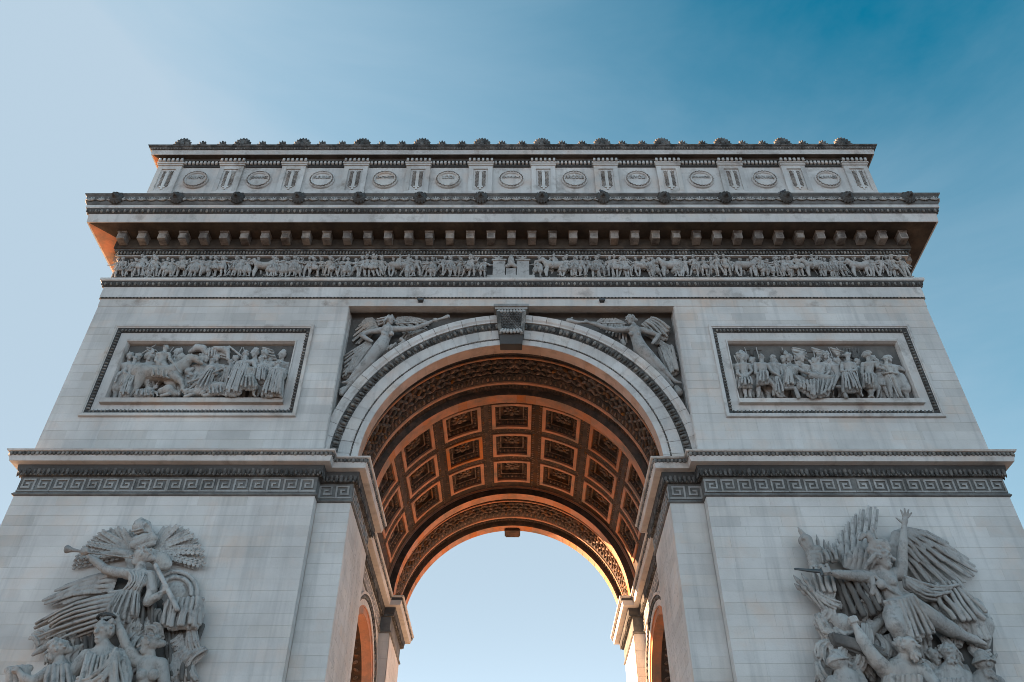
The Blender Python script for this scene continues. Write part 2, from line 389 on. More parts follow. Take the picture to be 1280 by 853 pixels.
# engraved columns of names on the inner faces: shallow worn marks
for s in (-1, 1):
    fr = []; r = random.Random(5+s)
    for k in range(24):
        y = 0.70+k*0.185
        z = 20.2
        while z > 9:
            z -= r.uniform(0.10, 0.16)
            if r.random() < 0.06 + 0.5*(math.sin(k*.9+z*1.3)+math.sin(z*.55+k*.3) > 0.75): fr.append(((s*(XI-0.004), y+r.uniform(-.03,.03), z), (0, r.uniform(.6,1.3), 0), (-s, 0, 0), (0, 0, 1)))
    scatter('worn_engraving', [(-.02,.0,-.05),(.02,.0,-.05),(.02,.004,.05),(-.02,.004,.05)], [(0,1,2,3)], fr, M_FIG, root, False)

# small side arches: archivolts seen from the passage, soffit carving
for s in (-1, 1):
    def ring_x(name, prof, mat, a0=0.0, a1=PI, n=48):
        V = []; F = []; m = len(prof)
        for i in range(n+1):
            a = a0+(a1-a0)*i/n
            for rr, x in prof: V.append((s*x, YC-rr*math.cos(a), AZ+rr*math.sin(a)))
        # jambs below the springing
        for i in range(n):
            for j in range(m-1):
                q = i*m+j; F.append((q, q+1, q+1+m, q+m))
        b = len(V)
        for a in (0, PI):
            k = len(V)
            for zz in (AZ, 3.4):
                for rr, x in prof: V.append((s*x, YC-rr*math.cos(a), zz))
            for j in range(m-1): F.append((k+j, k+j+1, k+j+1+m, k+j+m))
        return obj(name, V, F, mat, root)
    ring_x('side_archivolt', [(4.20, XM-INS), (4.20, XM-0.10), (4.55, XM-0.10), (4.55, XM-0.14), (4.62, XM-0.14)], M_VPL)
    ring_x('side_archivolt', [(4.62, XM-0.14), (4.62, XM-0.17), (4.92, XM-0.17)], M_TRIM)
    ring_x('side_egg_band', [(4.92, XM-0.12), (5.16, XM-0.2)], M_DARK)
    ring_x('side_archivolt', [(5.16, XM-0.27), (5.3, XM-0.27), (5.3, XM)], M_TRIM)
    ring_x('side_soffit', [(4.19, XM-INS), (4.17, XM+0.42)], M_VPL)
    ring_x('side_soffit_band', [(4.17, XM+0.42), (4.205, XM+0.46), (4.205, XM+4.6)], M_VDK)
    fr = []
    for k in range(30):
        a = PI*(k+.5)/30
        for q in range(8): fr.append(((s*(XM+.75+q*0.42), YC-4.2*math.cos(a), AZ+4.2*math.sin(a)), (1,0,(-1)**(q+k)*.4), (0, math.cos(a), -math.sin(a)), (0, math.sin(a), math.cos(a))))
    for k in range(22):
        for q in range(8):
            for yy, ny in ((YA, 1), (YE, -1)): fr.append(((s*(XM+.75+q*0.42), yy, AZ-0.25-k*0.42), (1,0,(-1)**(q+k)*.4), (0, ny, 0), (0, 0, 1)))
    scatter('side_soffit_carving', ICOV*np.array((0.17,0.10,0.10)), ICOF, fr, M_VEG, root)
    fr = []
    for k in range(46):
        a = PI*(k+.5)/46; fr.append(((s*(XM-0.2), YC-5.04*math.cos(a), AZ+5.04*math.sin(a)), (0,-math.sin(a)*-1,math.cos(a)), (-s,0,0), (0,-math.cos(a),math.sin(a))))
    for k in range(30):
        for yy in (YC-5.04, YC+5.04): fr.append(((s*(XM-0.2), yy, AZ-0.17-k*0.345), (0,0,1), (-s,0,0), (0,1,0)))
    scatter('side_egg_and_dart', ICOV*np.array((0.11,0.07,0.11)), ICOF, fr, M_EGG, root)

# ------------------------------------------------------------------ impost entablature round each pier
EGGB = ICOV*np.array((0.5, 0.42, 0.62))
def unit_key():
    """one square spiral of the meander, 0..1 wide and high, front at y = -1"""
    t = 0.105
    mb = MB()
    segs = [(0,1,0,t),(0,t,0,0.80),(0,0.80,0.80-t,0.80),(0.80-t,0.80,0.24,0.80),(0.26,0.80,0.24,0.24+t),(0.26,0.26+t,0.24,0.58),(0.26,0.58,0.58-t,0.58)]
    segs = [(0,0.985,0,t),(0,t,t,0.86),(t,0.80,0.86-t,0.86),(0.80-t,0.80,0.24,0.86-t),(0.27,0.80-t,0.24,0.24+t),(0.27,0.27+t,0.24+t,0.60),(0.27+t,0.56,0.60-t,0.60)]
    for x0,x1,z0,z1 in segs: mb.box(x0,x1,-1,0,z0,z1)
    return mb.V, mb.F
KV, KF = unit_key()
for s in (-1, 1):
    P = PL if s < 0 else PR; E_ = ED[s]
    im = sweep('impost_cornice', P, [(0.26,22.40),(0.50,22.42),(0.56,22.43),(0.63,22.70),(0.64,22.70)], M_TRIM, root)
    im['label'] = 'impost cornice with meander band over the '+('trumpeting herald group' if s < 0 else 'sword bearing winged warrior group')
    sweep('cornice_top', P, [(0.66,22.855),(0.74,22.88),(0.77,22.95),(-0.2,22.97)], M_TRIM, im)
    sweep('egg_band', P, [(0.625,22.70),(0.66,22.855)], M_BLACK, im)
    sweep('leaf_moulding', P, [(0.13,22.02),(0.17,22.06),(0.23,22.18),(0.26,22.40)], M_BLACK, im)
    sweep('bead_band', P, [(0.03,21.90),(0.13,21.92),(0.13,22.02)], M_DARK, im)
    sweep('meander_band', P, [(0.0,21.04),(0.005,21.9),(0.03,21.9)], M_KEYB, im)
    sweep('torus_band', P, [(-0.05,20.895),(0.04,20.895),(0.09,20.93),(0.10,20.97),(0.07,21.01),(0.04,21.06),(-.02,21.06)], M_KEYB, im)
    vis = [E_[k] for k in ('front','ret','strip','inn','mid','bak','side')]
    scatter('egg_and_dart', EGGB*np.array((.17,.14,.19)), ICOF, edge_frames(P, 0.65, 22.775, 0.20, vis), M_EGG, im, jit=.3)
    scatter('leaf_and_dart', EGGB*np.array((.19,.10,.55)), ICOF, edge_frames(P, 0.20, 22.20, 0.22, vis, 0.0), M_DARK, im, jit=.3)
    scatter('bead_row', EGGB*np.array((.14,.12,.12)), ICOF, edge_frames(P, 0.13, 21.97, 0.21, vis), M_EGG, im)
    # meander: separate carved keys
    for ename in ('front','strip','inn','mid','bak'):
        e = E_[ename]; Q = offset(P, 0.005); a, b = np.array(Q[e]), np.array(Q[(e+1) % len(Q)]); d = b-a; l = np.linalg.norm(d); d /= l
        n = max(1, int(round(l/0.77))); pit = l/n
        if ename not in ('front', 'strip', 'inn', 'mid'): continue
        ang = math.atan2(d[1], d[0])
        for k in range(n):
            flip = (k >= n/2) if s < 0 else (k < n/2)
            if ename == 'strip': flip = (s < 0)
            q = a + d*pit*(k+(1 if not flip else 0))
            if 'keymesh' not in globals(): keymesh = meshdata('meander_key', KV, KF, M_KEY)
            o = link('meander_key', keymesh, im, (q[0], q[1], 21.10), (0, 0, ang), (pit*(1 if flip else -1), 0.045, 0.78))
# ------------------------------------------------------------------ body above the impost
for s in (-1, 1):
    mb = MB(); x0, x1 = (-W+INS, -XP+INS) if s < 0 else (XP-INS, W-INS)
    mb.box(x0, x1, YF+INS, YF+0.45, 22.9, 25.36); mb.box(x0, x1, YF+INS, YF+0.45, 31.13, 32.7)
    xa, xb = (-21.0, -10.55) if s < 0 else (10.55, 21.0)
    mb.box(x0, xa+.02, YF+INS, YF+0.45, 25.36, 31.13); mb.box(xb-.02, x1, YF+INS, YF+0.45, 25.36, 31.13)
    mb.box(x0, x1, YF+0.62, YB, 22.9, 32.7)
    if s < 0: mb.box(x1-INS-.3, x1-INS, YF+.4, .5, 22.96, 32.7)
    else: mb.box(x0+INS, x0+INS+.3, YF+.4, .5, 22.96, 32.7)
    mb.obj('upper_wall', M_WALL, root)
# spandrel grounds, front and back
for yy, th in ((0.30, 0.5), (YK-0.3, -0.5)):
    poly = [(-8.9,22.9),(-8.9,33.2),(8.9,33.2),(8.9,22.9)] + arc(8.8, 0, PI, 64, CZ)
    mb = MB(); mb.prism_xz(poly, yy, yy+th); o = mb.obj('spandrel', M_BACK if yy < 1 else M_TRIM, root)
mb = MB(); mb.box(-8.9, 8.9, Y1-.4, Y2+.4, 31.9, 32.6); mb.obj('vault_roof', M_VPL, root)
# archivolt
A0, A1 = -0.03, PI+0.03
av = ringsurf('archivolt', [(7.31,0.001),(7.64,0.0)], M_TRIM, root, A0, A1, gaps=37)
av['label'] = 'curved archivolt of pale voussoirs edged with carved eggs'
ringsurf('archivolt_fascia', [(7.70,0.0),(7.72,-0.04),(8.30,-0.05)], M_TRIM, av, A0, A1, gaps=37)
ringsurf('archivolt_backing', [(7.30,0.02),(8.3,0.012)], M_TRIM, av, A0, A1)
ringsurf('bead_band', [(7.62,0.01),(7.72,-0.01)], M_DARK, av, A0, A1)
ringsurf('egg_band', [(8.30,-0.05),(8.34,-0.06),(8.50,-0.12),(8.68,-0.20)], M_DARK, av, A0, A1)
ringsurf('archivolt_rim', [(8.68,-0.20),(8.68,-0.26),(8.76,-0.27),(8.86,-0.34),(9.02,-0.36),(9.13,-0.36),(9.13,0.32)], M_TRIM, av, A0, A1, gaps=37)
scatter('archivolt_beads', ICOV*np.array((.055,.045,.04)), ICOF, [(o,T,(0,-1,0),N) for o,T,N,U in arc_frames(7.675, -0.015, 0.15)], M_EGG, av)
scatter('egg_and_dart', ICOV*np.array((.10,.13,.165)), ICOF, [((o[0],-0.15,o[2]),T,(0,-1,0),N) for o,T,N,U in arc_frames(8.49, -0.1, 0.385)], M_EGG, av, jit=.15)
scatter('darts', ICOV*np.array((.035,.10,.17)), ICOF, [((o[0],-0.13,o[2]),T,(0,-1,0),N) for o,T,N,U in arc_frames(8.47, -0.1, 0.385, 0.0225, PI+0.0225)], M_DARK, av)
# transverse arches: plain strips, sunk carved panel
for k, Yo in enumerate((0.0, 15.45)):
    MP = M_VPF if k == 0 else M_VPL
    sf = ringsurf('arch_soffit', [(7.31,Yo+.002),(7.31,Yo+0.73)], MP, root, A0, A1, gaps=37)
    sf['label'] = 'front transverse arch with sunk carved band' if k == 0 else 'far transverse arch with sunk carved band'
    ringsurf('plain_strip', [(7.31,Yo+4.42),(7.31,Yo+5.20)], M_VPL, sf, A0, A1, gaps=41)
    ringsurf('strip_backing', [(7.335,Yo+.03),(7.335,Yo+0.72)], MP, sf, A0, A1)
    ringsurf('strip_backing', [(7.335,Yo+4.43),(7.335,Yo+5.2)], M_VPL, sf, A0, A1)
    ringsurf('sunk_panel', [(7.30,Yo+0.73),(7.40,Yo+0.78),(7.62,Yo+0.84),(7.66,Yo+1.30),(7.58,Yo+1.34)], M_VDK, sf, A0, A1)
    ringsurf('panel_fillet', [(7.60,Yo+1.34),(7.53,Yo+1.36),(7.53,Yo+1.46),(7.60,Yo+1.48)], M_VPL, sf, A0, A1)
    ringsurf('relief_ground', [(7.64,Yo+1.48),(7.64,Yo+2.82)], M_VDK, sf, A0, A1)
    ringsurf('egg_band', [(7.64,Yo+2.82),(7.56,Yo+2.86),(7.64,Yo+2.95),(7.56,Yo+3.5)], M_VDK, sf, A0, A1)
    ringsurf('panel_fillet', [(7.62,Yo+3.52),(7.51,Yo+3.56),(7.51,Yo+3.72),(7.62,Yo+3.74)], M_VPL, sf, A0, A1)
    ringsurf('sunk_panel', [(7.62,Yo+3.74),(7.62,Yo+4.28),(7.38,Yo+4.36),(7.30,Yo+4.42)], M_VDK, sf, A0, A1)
    fr = []
    for i, (o,T,N,U) in enumerate(arc_frames(7.58, Yo+2.15, 0.30)):
        sg = (-1)**i; T = np.array(T); U = np.array(U)
        for q, dy in enumerate((-0.42, 0.0, 0.42)):
            a = sg*(0.7 if q != 1 else -0.8)
            fr.append((np.array(o)+U*dy+T*random.uniform(-.03,.03), T*math.cos(a)+U*math.sin(a), N, U*math.cos(a)-T*math.sin(a)))
    scatter('carved_scroll', ICOV*np.array((0.24,0.13,0.085)), ICOF, fr, M_VEG, sf, jit=.3)
    scatter('egg_and_dart', ICOV*np.array((.085,.10,.20)), ICOF, arc_frames(7.60, Yo+3.22, 0.30), M_VEG, sf, jit=.15)
    scatter('leaf_row', ICOV*np.array((.05,.05,.13)), ICOF, arc_frames(7.60, Yo+4.06, 0.20), M_VDK, sf)
    scatter('leaf_row', ICOV*np.array((.05,.05,.15)), ICOF, arc_frames(7.62, Yo+1.05, 0.20), M_VDK, sf)
# step from the coffered vault down to the far arch, and the hidden one behind the front arch
RV = 7.86
ringsurf('vault_riser', [(7.31,Y2+.002),(7.72,Y2)], M_VDK, root, A0, A1)
ringsurf('vault_riser', [(7.72,Y2-.05),(RV+.1,Y2-.06)], M_VPL, root, A0, A1)
ringsurf('vault_riser', [(7.31,Y1),(RV+.6,Y1)], M_VDK, root, A0, A1)
ringsurf('back_archivolt', [(7.31,YK),(8.9,YK)], M_TRIM, root, A0, A1)
# coffered vault
PITCHA, HWA = R_(22.3), R_(8.72)
rows = [(5.98,8.50),(9.08,11.60),(12.16,14.72)]
def cyl(a, y, r): return (r*math.sin(a), y, CZ+r*math.cos(a))
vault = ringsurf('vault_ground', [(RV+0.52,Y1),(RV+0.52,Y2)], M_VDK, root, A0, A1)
vault['label'] = 'coffered barrel vault of the great passage'
ribs = MB()
def patch(mb, a0, a1, y0, y1, r, n=6, rin=None):
    base = mb.n; V = []; F = []
    for i in range(n+1):
        a = a0+(a1-a0)*i/n
        V += [cyl(a, y0, r), cyl(a, y1, r)]
    for i in range(n): F.append((2*i, 2*i+1, 2*i+3, 2*i+2))
    mb.add(V, F)
edges_a = [-PI/2-0.03]
for c in range(-3, 4): edges_a += [c*PITCHA-HWA, c*PITCHA+HWA]
edges_a.append(PI/2+0.03)
for i in range(0, len(edges_a), 2): patch(ribs, edges_a[i], edges_a[i+1], Y1, Y2-.04, RV, 8)
yy = [Y1]+[v for r in rows for v in r]+[Y2-.04]
for c in range(-3, 4):
    for i in range(0, len(yy), 2): patch(ribs, c*PITCHA-HWA, c*PITCHA+HWA, yy[i], yy[i+1], RV, 8)
ribs.obj('rib', M_VDK, vault)
fr = []
for i in range(0, len(edges_a), 2):
    am = (edges_a[i]+edges_a[i+1])/2
    if abs(am) > R_(84): continue
    for k in range(44):
        for da in (-.025, .025):
            a = am+da; y = Y1+.2+k*0.232
            fr.append((cyl(a, y, RV), (math.cos(a)*.7, .7*(1 if da > 0 else -1), -math.sin(a)*.7), (-math.sin(a), 0, -math.cos(a)), (math.cos(a)*-.7*(1 if da > 0 else -1), .7, 0)))
for i in (2, 4):
    ym = (yy[i]+yy[i+1])/2
    for k in range(130):
        a = -PI/2+PI*(k+.5)/130
        fr.append((cyl(a, ym+(-1)**k*.1, RV), (math.cos(a)*.7, .7*(-1)**k, -math.sin(a)*.7), (-math.sin(a), 0, -math.cos(a)), (0, .8, 0)))
scatter('rib_carving', ICOV*np.array((0.10,0.045,0.06)), ICOF, fr, M_VEG, vault, jit=.5)
# one coffer in local axes (x along the arc, y along the passage, z into the vault), bent round the cylinder per place
hx, hy = HWA*RV, (rows[0][1]-rows[0][0])/2
def coffer(ac, yc, hy):
    def bend(V): return [cyl(ac+x/RV, yc+y, RV+z) for x, y, z in V]
    def rectring(name, steps, mat, parent):
        V = []; F = []; n = 8
        def loop(ix, iz, r):
            L = []
            ax, ay = hx-ix, hy-ix
            for j in range(n): L.append((-ax+2*ax*j/n, -ay, r))
            for j in range(n): L.append((ax, -ay+2*ay*j/n, r))
            for j in range(n): L.append((ax-2*ax*j/n, ay, r))
            for j in range(n): L.append((-ax, ay-2*ay*j/n, r))
            return L
        m = 4*n
        for (i_, r) in steps: V += loop(i_, 0, r)
        for q in range(len(steps)-1):
            for j in range(m): F.append((q*m+j, q*m+(j+1)%m, (q+1)*m+(j+1)%m, (q+1)*m+j))
        return obj(name, bend(V), F, mat, parent)
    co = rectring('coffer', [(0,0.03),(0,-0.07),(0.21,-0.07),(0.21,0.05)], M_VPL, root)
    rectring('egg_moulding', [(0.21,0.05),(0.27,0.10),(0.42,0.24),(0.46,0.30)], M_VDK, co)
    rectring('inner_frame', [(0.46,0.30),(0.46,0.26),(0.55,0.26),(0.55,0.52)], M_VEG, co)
    # egg row
    fr = []
    for side in range(4):
        ln = (hx if side % 2 == 0 else hy)-0.34; k = int(2*ln/0.235)
        for j in range(k):
            t = -ln+2*ln*(j+.5)/k
            p = [(t,-hy+.34),(hx-.34,t),(t,hy-.34),(-hx+.34,t)][side]
            a = ac+p[0]/RV
            T = (math.cos(a),0,-math.sin(a)); U = (0,1,0); N = (-math.sin(a),0,-math.cos(a))
            if side % 2: T, U = U, T
            fr.append((cyl(a, yc+p[1], RV+0.17), T, N, U))
    scatter('egg_and_dart', ICOV*np.array((.07,.09,.12)), ICOF, fr, M_VEG, co, jit=.2)
    # rosette
    fr = []
    T = np.array((math.cos(ac),0,-math.sin(ac))); U = np.array((0,1.,0)); N = np.array((-math.sin(ac),0,-math.cos(ac)))
    o = np.array(cyl(ac, yc, RV+0.40))
    for ringr, nn, sz, hgt in ((0.36,8,1.0,0.02),(0.20,8,0.75,0.10),(0.0,1,0.8,0.16)):
        for j in range(nn):
            b = 2*PI*(j+.5*(ringr < .3))/nn
            dd = T*math.cos(b)+U*math.sin(b)*1.05; tt = U*math.cos(b)-T*math.sin(b)
            fr.append((o+dd*ringr+N*hgt, dd*sz, N*sz, tt*sz))
    for b in (.78, 2.36, 3.93, 5.5): fr.append((o+T*math.cos(b)*.48+U*math.sin(b)*.52, (T*math.cos(b)+U*math.sin(b))*.9, N*.7, (U*math.cos(b)-T*math.sin(b))*.9))
    ro = scatter('rosette', ICOV*np.array((.17,.09,.13)), ICOF, fr, M_VEG, co); del ro['kind']
for c in range(-3, 4):
    for (y0, y1) in rows: coffer(c*PITCHA, (y0+y1)/2, (y1-y0)/2)
# keystones (scroll consoles)
def keystone(name, yf, sgn, mat_dark):
    mb = MB()
    top, bot = 32.66, 30.30
    prof = [(0.62,top-.32),(0.66,top-.5),(0.60,top-.72),(0.50,top-1.0),(0.44,top-1.3),(0.46,top-1.55),(0.44,top-1.72),(0.34,top-1.86)]
    V = []; F = []
    wd = lambda z: 0.58+0.24*(z-bot)/(top-bot)
    for y, z in prof+[(0.22, bot), (-.3, bot)]: V += [(-wd(z), yf-sgn*y, z), (wd(z), yf-sgn*y, z)]
    n = len(prof)+2
    for i in range(n-1): F.append((2*i, 2*i+1, 2*i+3, 2*i+2))
    F += [tuple(range(0, 2*n, 2)), tuple(range(1, 2*n, 2))]
    ks = obj(name, V, F, mat_dark, root)
    mb.box(-.95, .95, min(yf+sgn*.3, yf-sgn*.80), max(yf+sgn*.3, yf-sgn*.80), top-.16, top-.01)
    mb.box(-.88, .88, min(yf+sgn*.3, yf-sgn*.72), max(yf+sgn*.3, yf-sgn*.72), top-.32, top-.16)
    mb.obj('abacus', M_KEY, ks)
    m2 = MB()
    for sx in (-1, 1):
        V = []; F = []
        for y, z in prof: 
            w_ = wd(z)
            V += [(sx*(w_-.16), yf-sgn*(y+.06), z), (sx*(w_+.03), yf-sgn*(y+.06), z), (sx*(w_+.03), yf, z)]
        for i in range(len(prof)-1):
            for j in range(2): F.append((3*i+j, 3*i+j+1, 3*i+j+4, 3*i+j+3))
        m2.add(V, F)
    m2.obj('side_fillet', M_EGG, ks)
    fr = []
    for i in range(14):
        z = top-.52-i*.095; q = np.interp(-z, [-p[1] for p in prof], [p[0] for p in prof])
        for j in range(7):
            fr.append(((-.42+.14*j+(i%2)*.07-.035, yf-sgn*q, z), (1,0,0), (0,-sgn,0), (0,0,1)))
    scatter('scales', ICOV*np.array((.075,.045,.06)), ICOF, fr, M_DARK, ks)
    scatter('acanthus_leaf', ICOV*np.array((.10,.09,.17)), ICOF, [((x*.17, yf-sgn*(.50-abs(x)*.02), top-1.72+abs(x)*.03), (1,0,x*.2), (0,-sgn,0), (-x*.2,0,1)) for x in (-3,-2,-1,0,1,2,3)], M_FIG, ks)
    scatter('acanthus_leaf', ICOV*np.array((.09,.07,.12)), ICOF, [((x*.17, yf-sgn*.66, top-.42), (1,0,x*.2), (0,-sgn,0), (-x*.2,0,1)) for x in (-4,-3,-2,-1,0,1,2,3,4)], M_FIG, ks)
    return ks
keystone('keystone', 0.0, 1, M_BLACK)['label'] = 'scrolled leafy keystone at the crown of the front arch'
mb = MB(); mb.box(-.48,.48,20.2,21.2,30.20,30.6); mb.box(-.56,.56,20.3,21.3,30.32,32.6)
mb.obj('keystone', M_VDK, root)['label'] = 'dark keystone at the crown of the far arch'

# ------------------------------------------------------------------ architrave, frieze, main cornice
BOX = [(-W,YF),(W,YF),(W,YB),(-W,YB)]; VE = (0,1,3)
mb = MB(); mb.box(-W+.02, W-.02, -0.1, YB-.02, 32.96, 39.5); mb.obj('entablature_core', M_TRIM, root)
ar = sweep('architrave', BOX, [(0.02,33.18),(0.02,32.65),(-0.35,32.65),(-0.35,32.70),(-.50,32.70),(-.50,33.0),(-.9,33.0)], M_TRIM, root)
sweep('fascia', BOX, [(0.02,33.18),(0.05,33.18)], M_TRIM, ar)
sweep('bead_band', BOX, [(0.05,33.18),(0.09,33.27)], M_BLACK, ar)
scatter('bead_row', ICOV*np.array((.06,.045,.05)), ICOF, edge_frames(BOX, .085, 33.215, 0.19, VE), M_EGG, ar)
sweep('fascia', BOX, [(0.09,33.27),(0.09,34.02)], M_TRIM, ar)
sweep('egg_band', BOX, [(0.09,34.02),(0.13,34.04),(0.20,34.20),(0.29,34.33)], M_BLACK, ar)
scatter('egg_and_dart', ICOV*np.array((.085,.08,.145)), ICOF, edge_frames(BOX, .19, 34.18, 0.335, VE), M_EGG, ar, jit=.25)
scatter('darts', ICOV*np.array((.03,.08,.12)), ICOF, [((o[0]+T[0]*.1675,o[1]+T[1]*.1675,o[2]),T,N,U) for o,T,N,U in edge_frames(BOX, .19, 34.18, 0.335, VE)], M_DARK, ar)
sweep('crown_fillet', BOX, [(0.29,34.33),(0.33,34.37),(0.34,34.42),(0.34,34.52),(-.05,34.56)], M_TRIM, ar)
frz = sweep('frieze', BOX, [(-0.03,34.5),(-0.03,36.6)], M_BLACK, root)  # black ground paints shade between the frieze figures
co = sweep('main_cornice', BOX, [(1.58,37.70),(1.62,37.66),(1.66,37.66),(1.72,38.28)], M_TRIM, root)
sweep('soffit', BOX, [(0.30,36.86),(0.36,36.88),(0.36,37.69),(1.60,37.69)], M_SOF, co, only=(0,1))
sweep('soffit', BOX, [(0.30,36.86),(0.36,36.88),(0.36,37.69),(1.60,37.69)], M_VPL, co, only=(2,3))  # orange stands in for sunlight bounced onto this side's underside
co['label'] = 'deep main cornice on square modillions with lion heads'
sweep('bed_fillet', BOX, [(-.05,36.44),(0.14,36.44),(0.14,36.52)], M_TRIM, co)
sweep('dentil_band', BOX, [(0.14,36.52),(0.17,36.74),(0.30,36.76),(0.30,36.86)], M_DARK, co)
mbd = MB(); mbd.box(-.045,.045,0,.10,-.1,.1)
scatter('dentils', [(x,y,z) for x,y,z in mbd.V], mbd.F, edge_frames(BOX, .15, 36.64, 0.185, VE), M_EGG, co, False)
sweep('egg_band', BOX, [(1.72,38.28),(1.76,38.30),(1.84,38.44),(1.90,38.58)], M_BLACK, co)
scatter('egg_and_dart', ICOV*np.array((.085,.08,.14)), ICOF, edge_frames(BOX, 1.82, 38.43, 0.335, VE), M_EGG, co, jit=.25)
scatter('darts', ICOV*np.array((.03,.08,.12)), ICOF, [((o[0]+T[0]*.1675,o[1]+T[1]*.1675,o[2]),T,N,U) for o,T,N,U in edge_frames(BOX, 1.82, 38.43, 0.335, VE)], M_DARK, co)
sweep('fillet', BOX, [(1.90,38.58),(1.93,38.60),(1.93,38.80),(1.92,38.83)], M_TRIM, co)
sweep('gutter_band', BOX, [(1.92,38.83),(1.97,38.90),(2.00,39.15),(2.08,39.42),(2.16,39.50),(2.18,39.58),(-.2,39.62)], M_KEYB, co)
# leaf ornament on the gutter band
fr = []
for (o,T,N,U) in edge_frames(BOX, 2.06, 39.18, 0.585, VE):
    T = np.array(T); U = np.array(U); o = np.array(o)
    for k, a in enumerate((-1.15,-.6,0,.6,1.15)):
        dd = U*math.cos(a)+T*math.sin(a)
        fr.append((o-U*.12+dd*.16, np.cross(N, dd), N, dd))
scatter('anthemion_leaves', ICOV*np.array((.045,.06,.16)), ICOF, fr, M_FIG, co, jit=.3)
# modillions
def modillion_mesh():
    mb = MB()
    mb.box(-.26,.26,-.62,0.02,.46,.575); mb.box(-.225,.225,-.57,0.02,.0,.46); mb.box(-.16,.16,-.59,-.55,.06,.38)
    mb.box(-.20,.20,-.50,-.02,-.03,.01)
    return mb.data('modillion', M_MOD)
mm = modillion_mesh()
for k in range(-19, 20): link('modillion', mm, co, (k*1.178, YF-.36, 37.115))
for k in range(17):
    link('modillion', mm, co, (-W-.36, YF+1.1+k*1.22, 37.115), (0,0,-PI/2)); link('modillion', mm, co, (W+.36, YF+1.1+k*1.22, 37.115), (0,0,PI/2))

# ------------------------------------------------------------------ attic
mb = MB(); mb.box(-W, W, YF, YB, 39.5, 46.0); at_ = mb.obj('attic_wall', M_TRIM, root)
at_['label'] = 'attic storey with round battle shields between sword panels'
ac = sweep('attic_cornice', BOX, [(0.48,45.45),(0.52,45.40),(0.55,45.40),(0.60,45.78)], M_TRIM, root)
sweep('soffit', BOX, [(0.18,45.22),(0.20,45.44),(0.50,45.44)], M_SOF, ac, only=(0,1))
sweep('soffit', BOX, [(0.18,45.22),(0.20,45.44),(0.50,45.44)], M_VPL, ac, only=(2,3))  # same painted bounce tint under the attic cornice
sweep('dentil_bed', BOX, [(-.01,44.72),(0.08,44.75),(0.10,44.83),(0.10,45.22),(0.18,45.22)], M_BLACK, ac)
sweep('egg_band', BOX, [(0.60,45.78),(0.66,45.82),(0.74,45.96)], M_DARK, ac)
scatter('egg_and_dart', ICOV*np.array((.05,.05,.08)), ICOF, edge_frames(BOX, .67, 45.87, 0.18, VE), M_EGG, ac)
sweep('cornice_top', BOX, [(0.74,45.96),(0.80,45.98),(0.84,46.07),(-1,46.10)], M_DARK, ac)
mb = MB(); mb.box(-W,W,YF,YB,46.0,46.08); mb.obj('roof_deck', M_TRIM, root)
pilx = [(2*k+1)*1.98 for k in range(-6, 6)]
medx = [k*3.965-0.04 for k in range(-5, 6)]
md = MB(); md.box(-.07,.07,0,.14,-.13,.13)
fr1 = []; fr2 = []
for x in pilx:
    for j in range(6): fr1.append(((x-.70+.28*j, YF-.26, 45.10), (1,0,0), (0,-1,0), (0,0,1)))
for x in medx:
    for j in range(9): fr2.append(((x-.98+.245*j, YF-.10, 45.0), (1,0,0), (0,-1,0), (0,0,1)))
scatter('dentils', md.V, md.F, fr1, M_TRIM, ac, False); scatter('dentils', md.V, md.F, fr2, M_TRIM, ac, False)
leafb = ICOV*np.array((.05,.03,.11))
mbp = MB()
for z0, z1, x0, x1 in ((42.2,44.72,-.75,-.46),(42.2,44.72,.46,.75),(44.42,44.72,-.46,.46),(40.2,42.3,-.46,.46)): mbp.box(x0,x1,-.17,.0,z0,z1)
mbp.box(-.46,.46,-.09,0,42.3,44.42); mbp.box(-.75,.75,-.17,0,40.0,42.2); mbp.box(-.80,.80,-.24,0,44.72,44.86); mbp.box(-.86,.86,-.30,0,44.86,45.0)
pil_me = mbp.data('pilaster', M_TRIM)
ms = MB()
ms.prism_xz([(-.09,42.75),(-.10,44.0),(-.05,44.1),(-.07,44.28),(0,44.33),(.07,44.28),(.05,44.1),(.10,44.0),(.09,42.75),(.19,42.72),(.19,42.62),(.06,42.6),(.05,42.42),(-.05,42.42),(-.06,42.6),(-.19,42.62),(-.19,42.72)], -.155, -.08)
sw_me = ms.data('sword', M_WALL)
lfv = []; lff = []
for k in range(11):
    for sx in (-1, 1):
        for q, a in ((.17,.5),(.26,.75)):
            c, s_ = math.cos(a*sx), math.sin(a*sx); b = len(lfv)
            for v in leafb: lfv.append((v[0]*c+v[2]*s_+sx*q, v[1]-.10, -v[0]*s_+v[2]*c+42.8+k*.14))
            lff += [tuple(i+b for i in f) for f in ICOF]
lf_me = meshdata('laurel_leaves', lfv, lff, M_MOD, True)
for x in pilx:
    p_ = link('pilaster', pil_me, at_, (x, YF, 0)); link('sword', sw_me, p_ if False else at_, (x, YF, 0)); l_ = link('laurel_leaves', lf_me, at_, (x, YF, 0)); l_['kind'] = 'stuff'
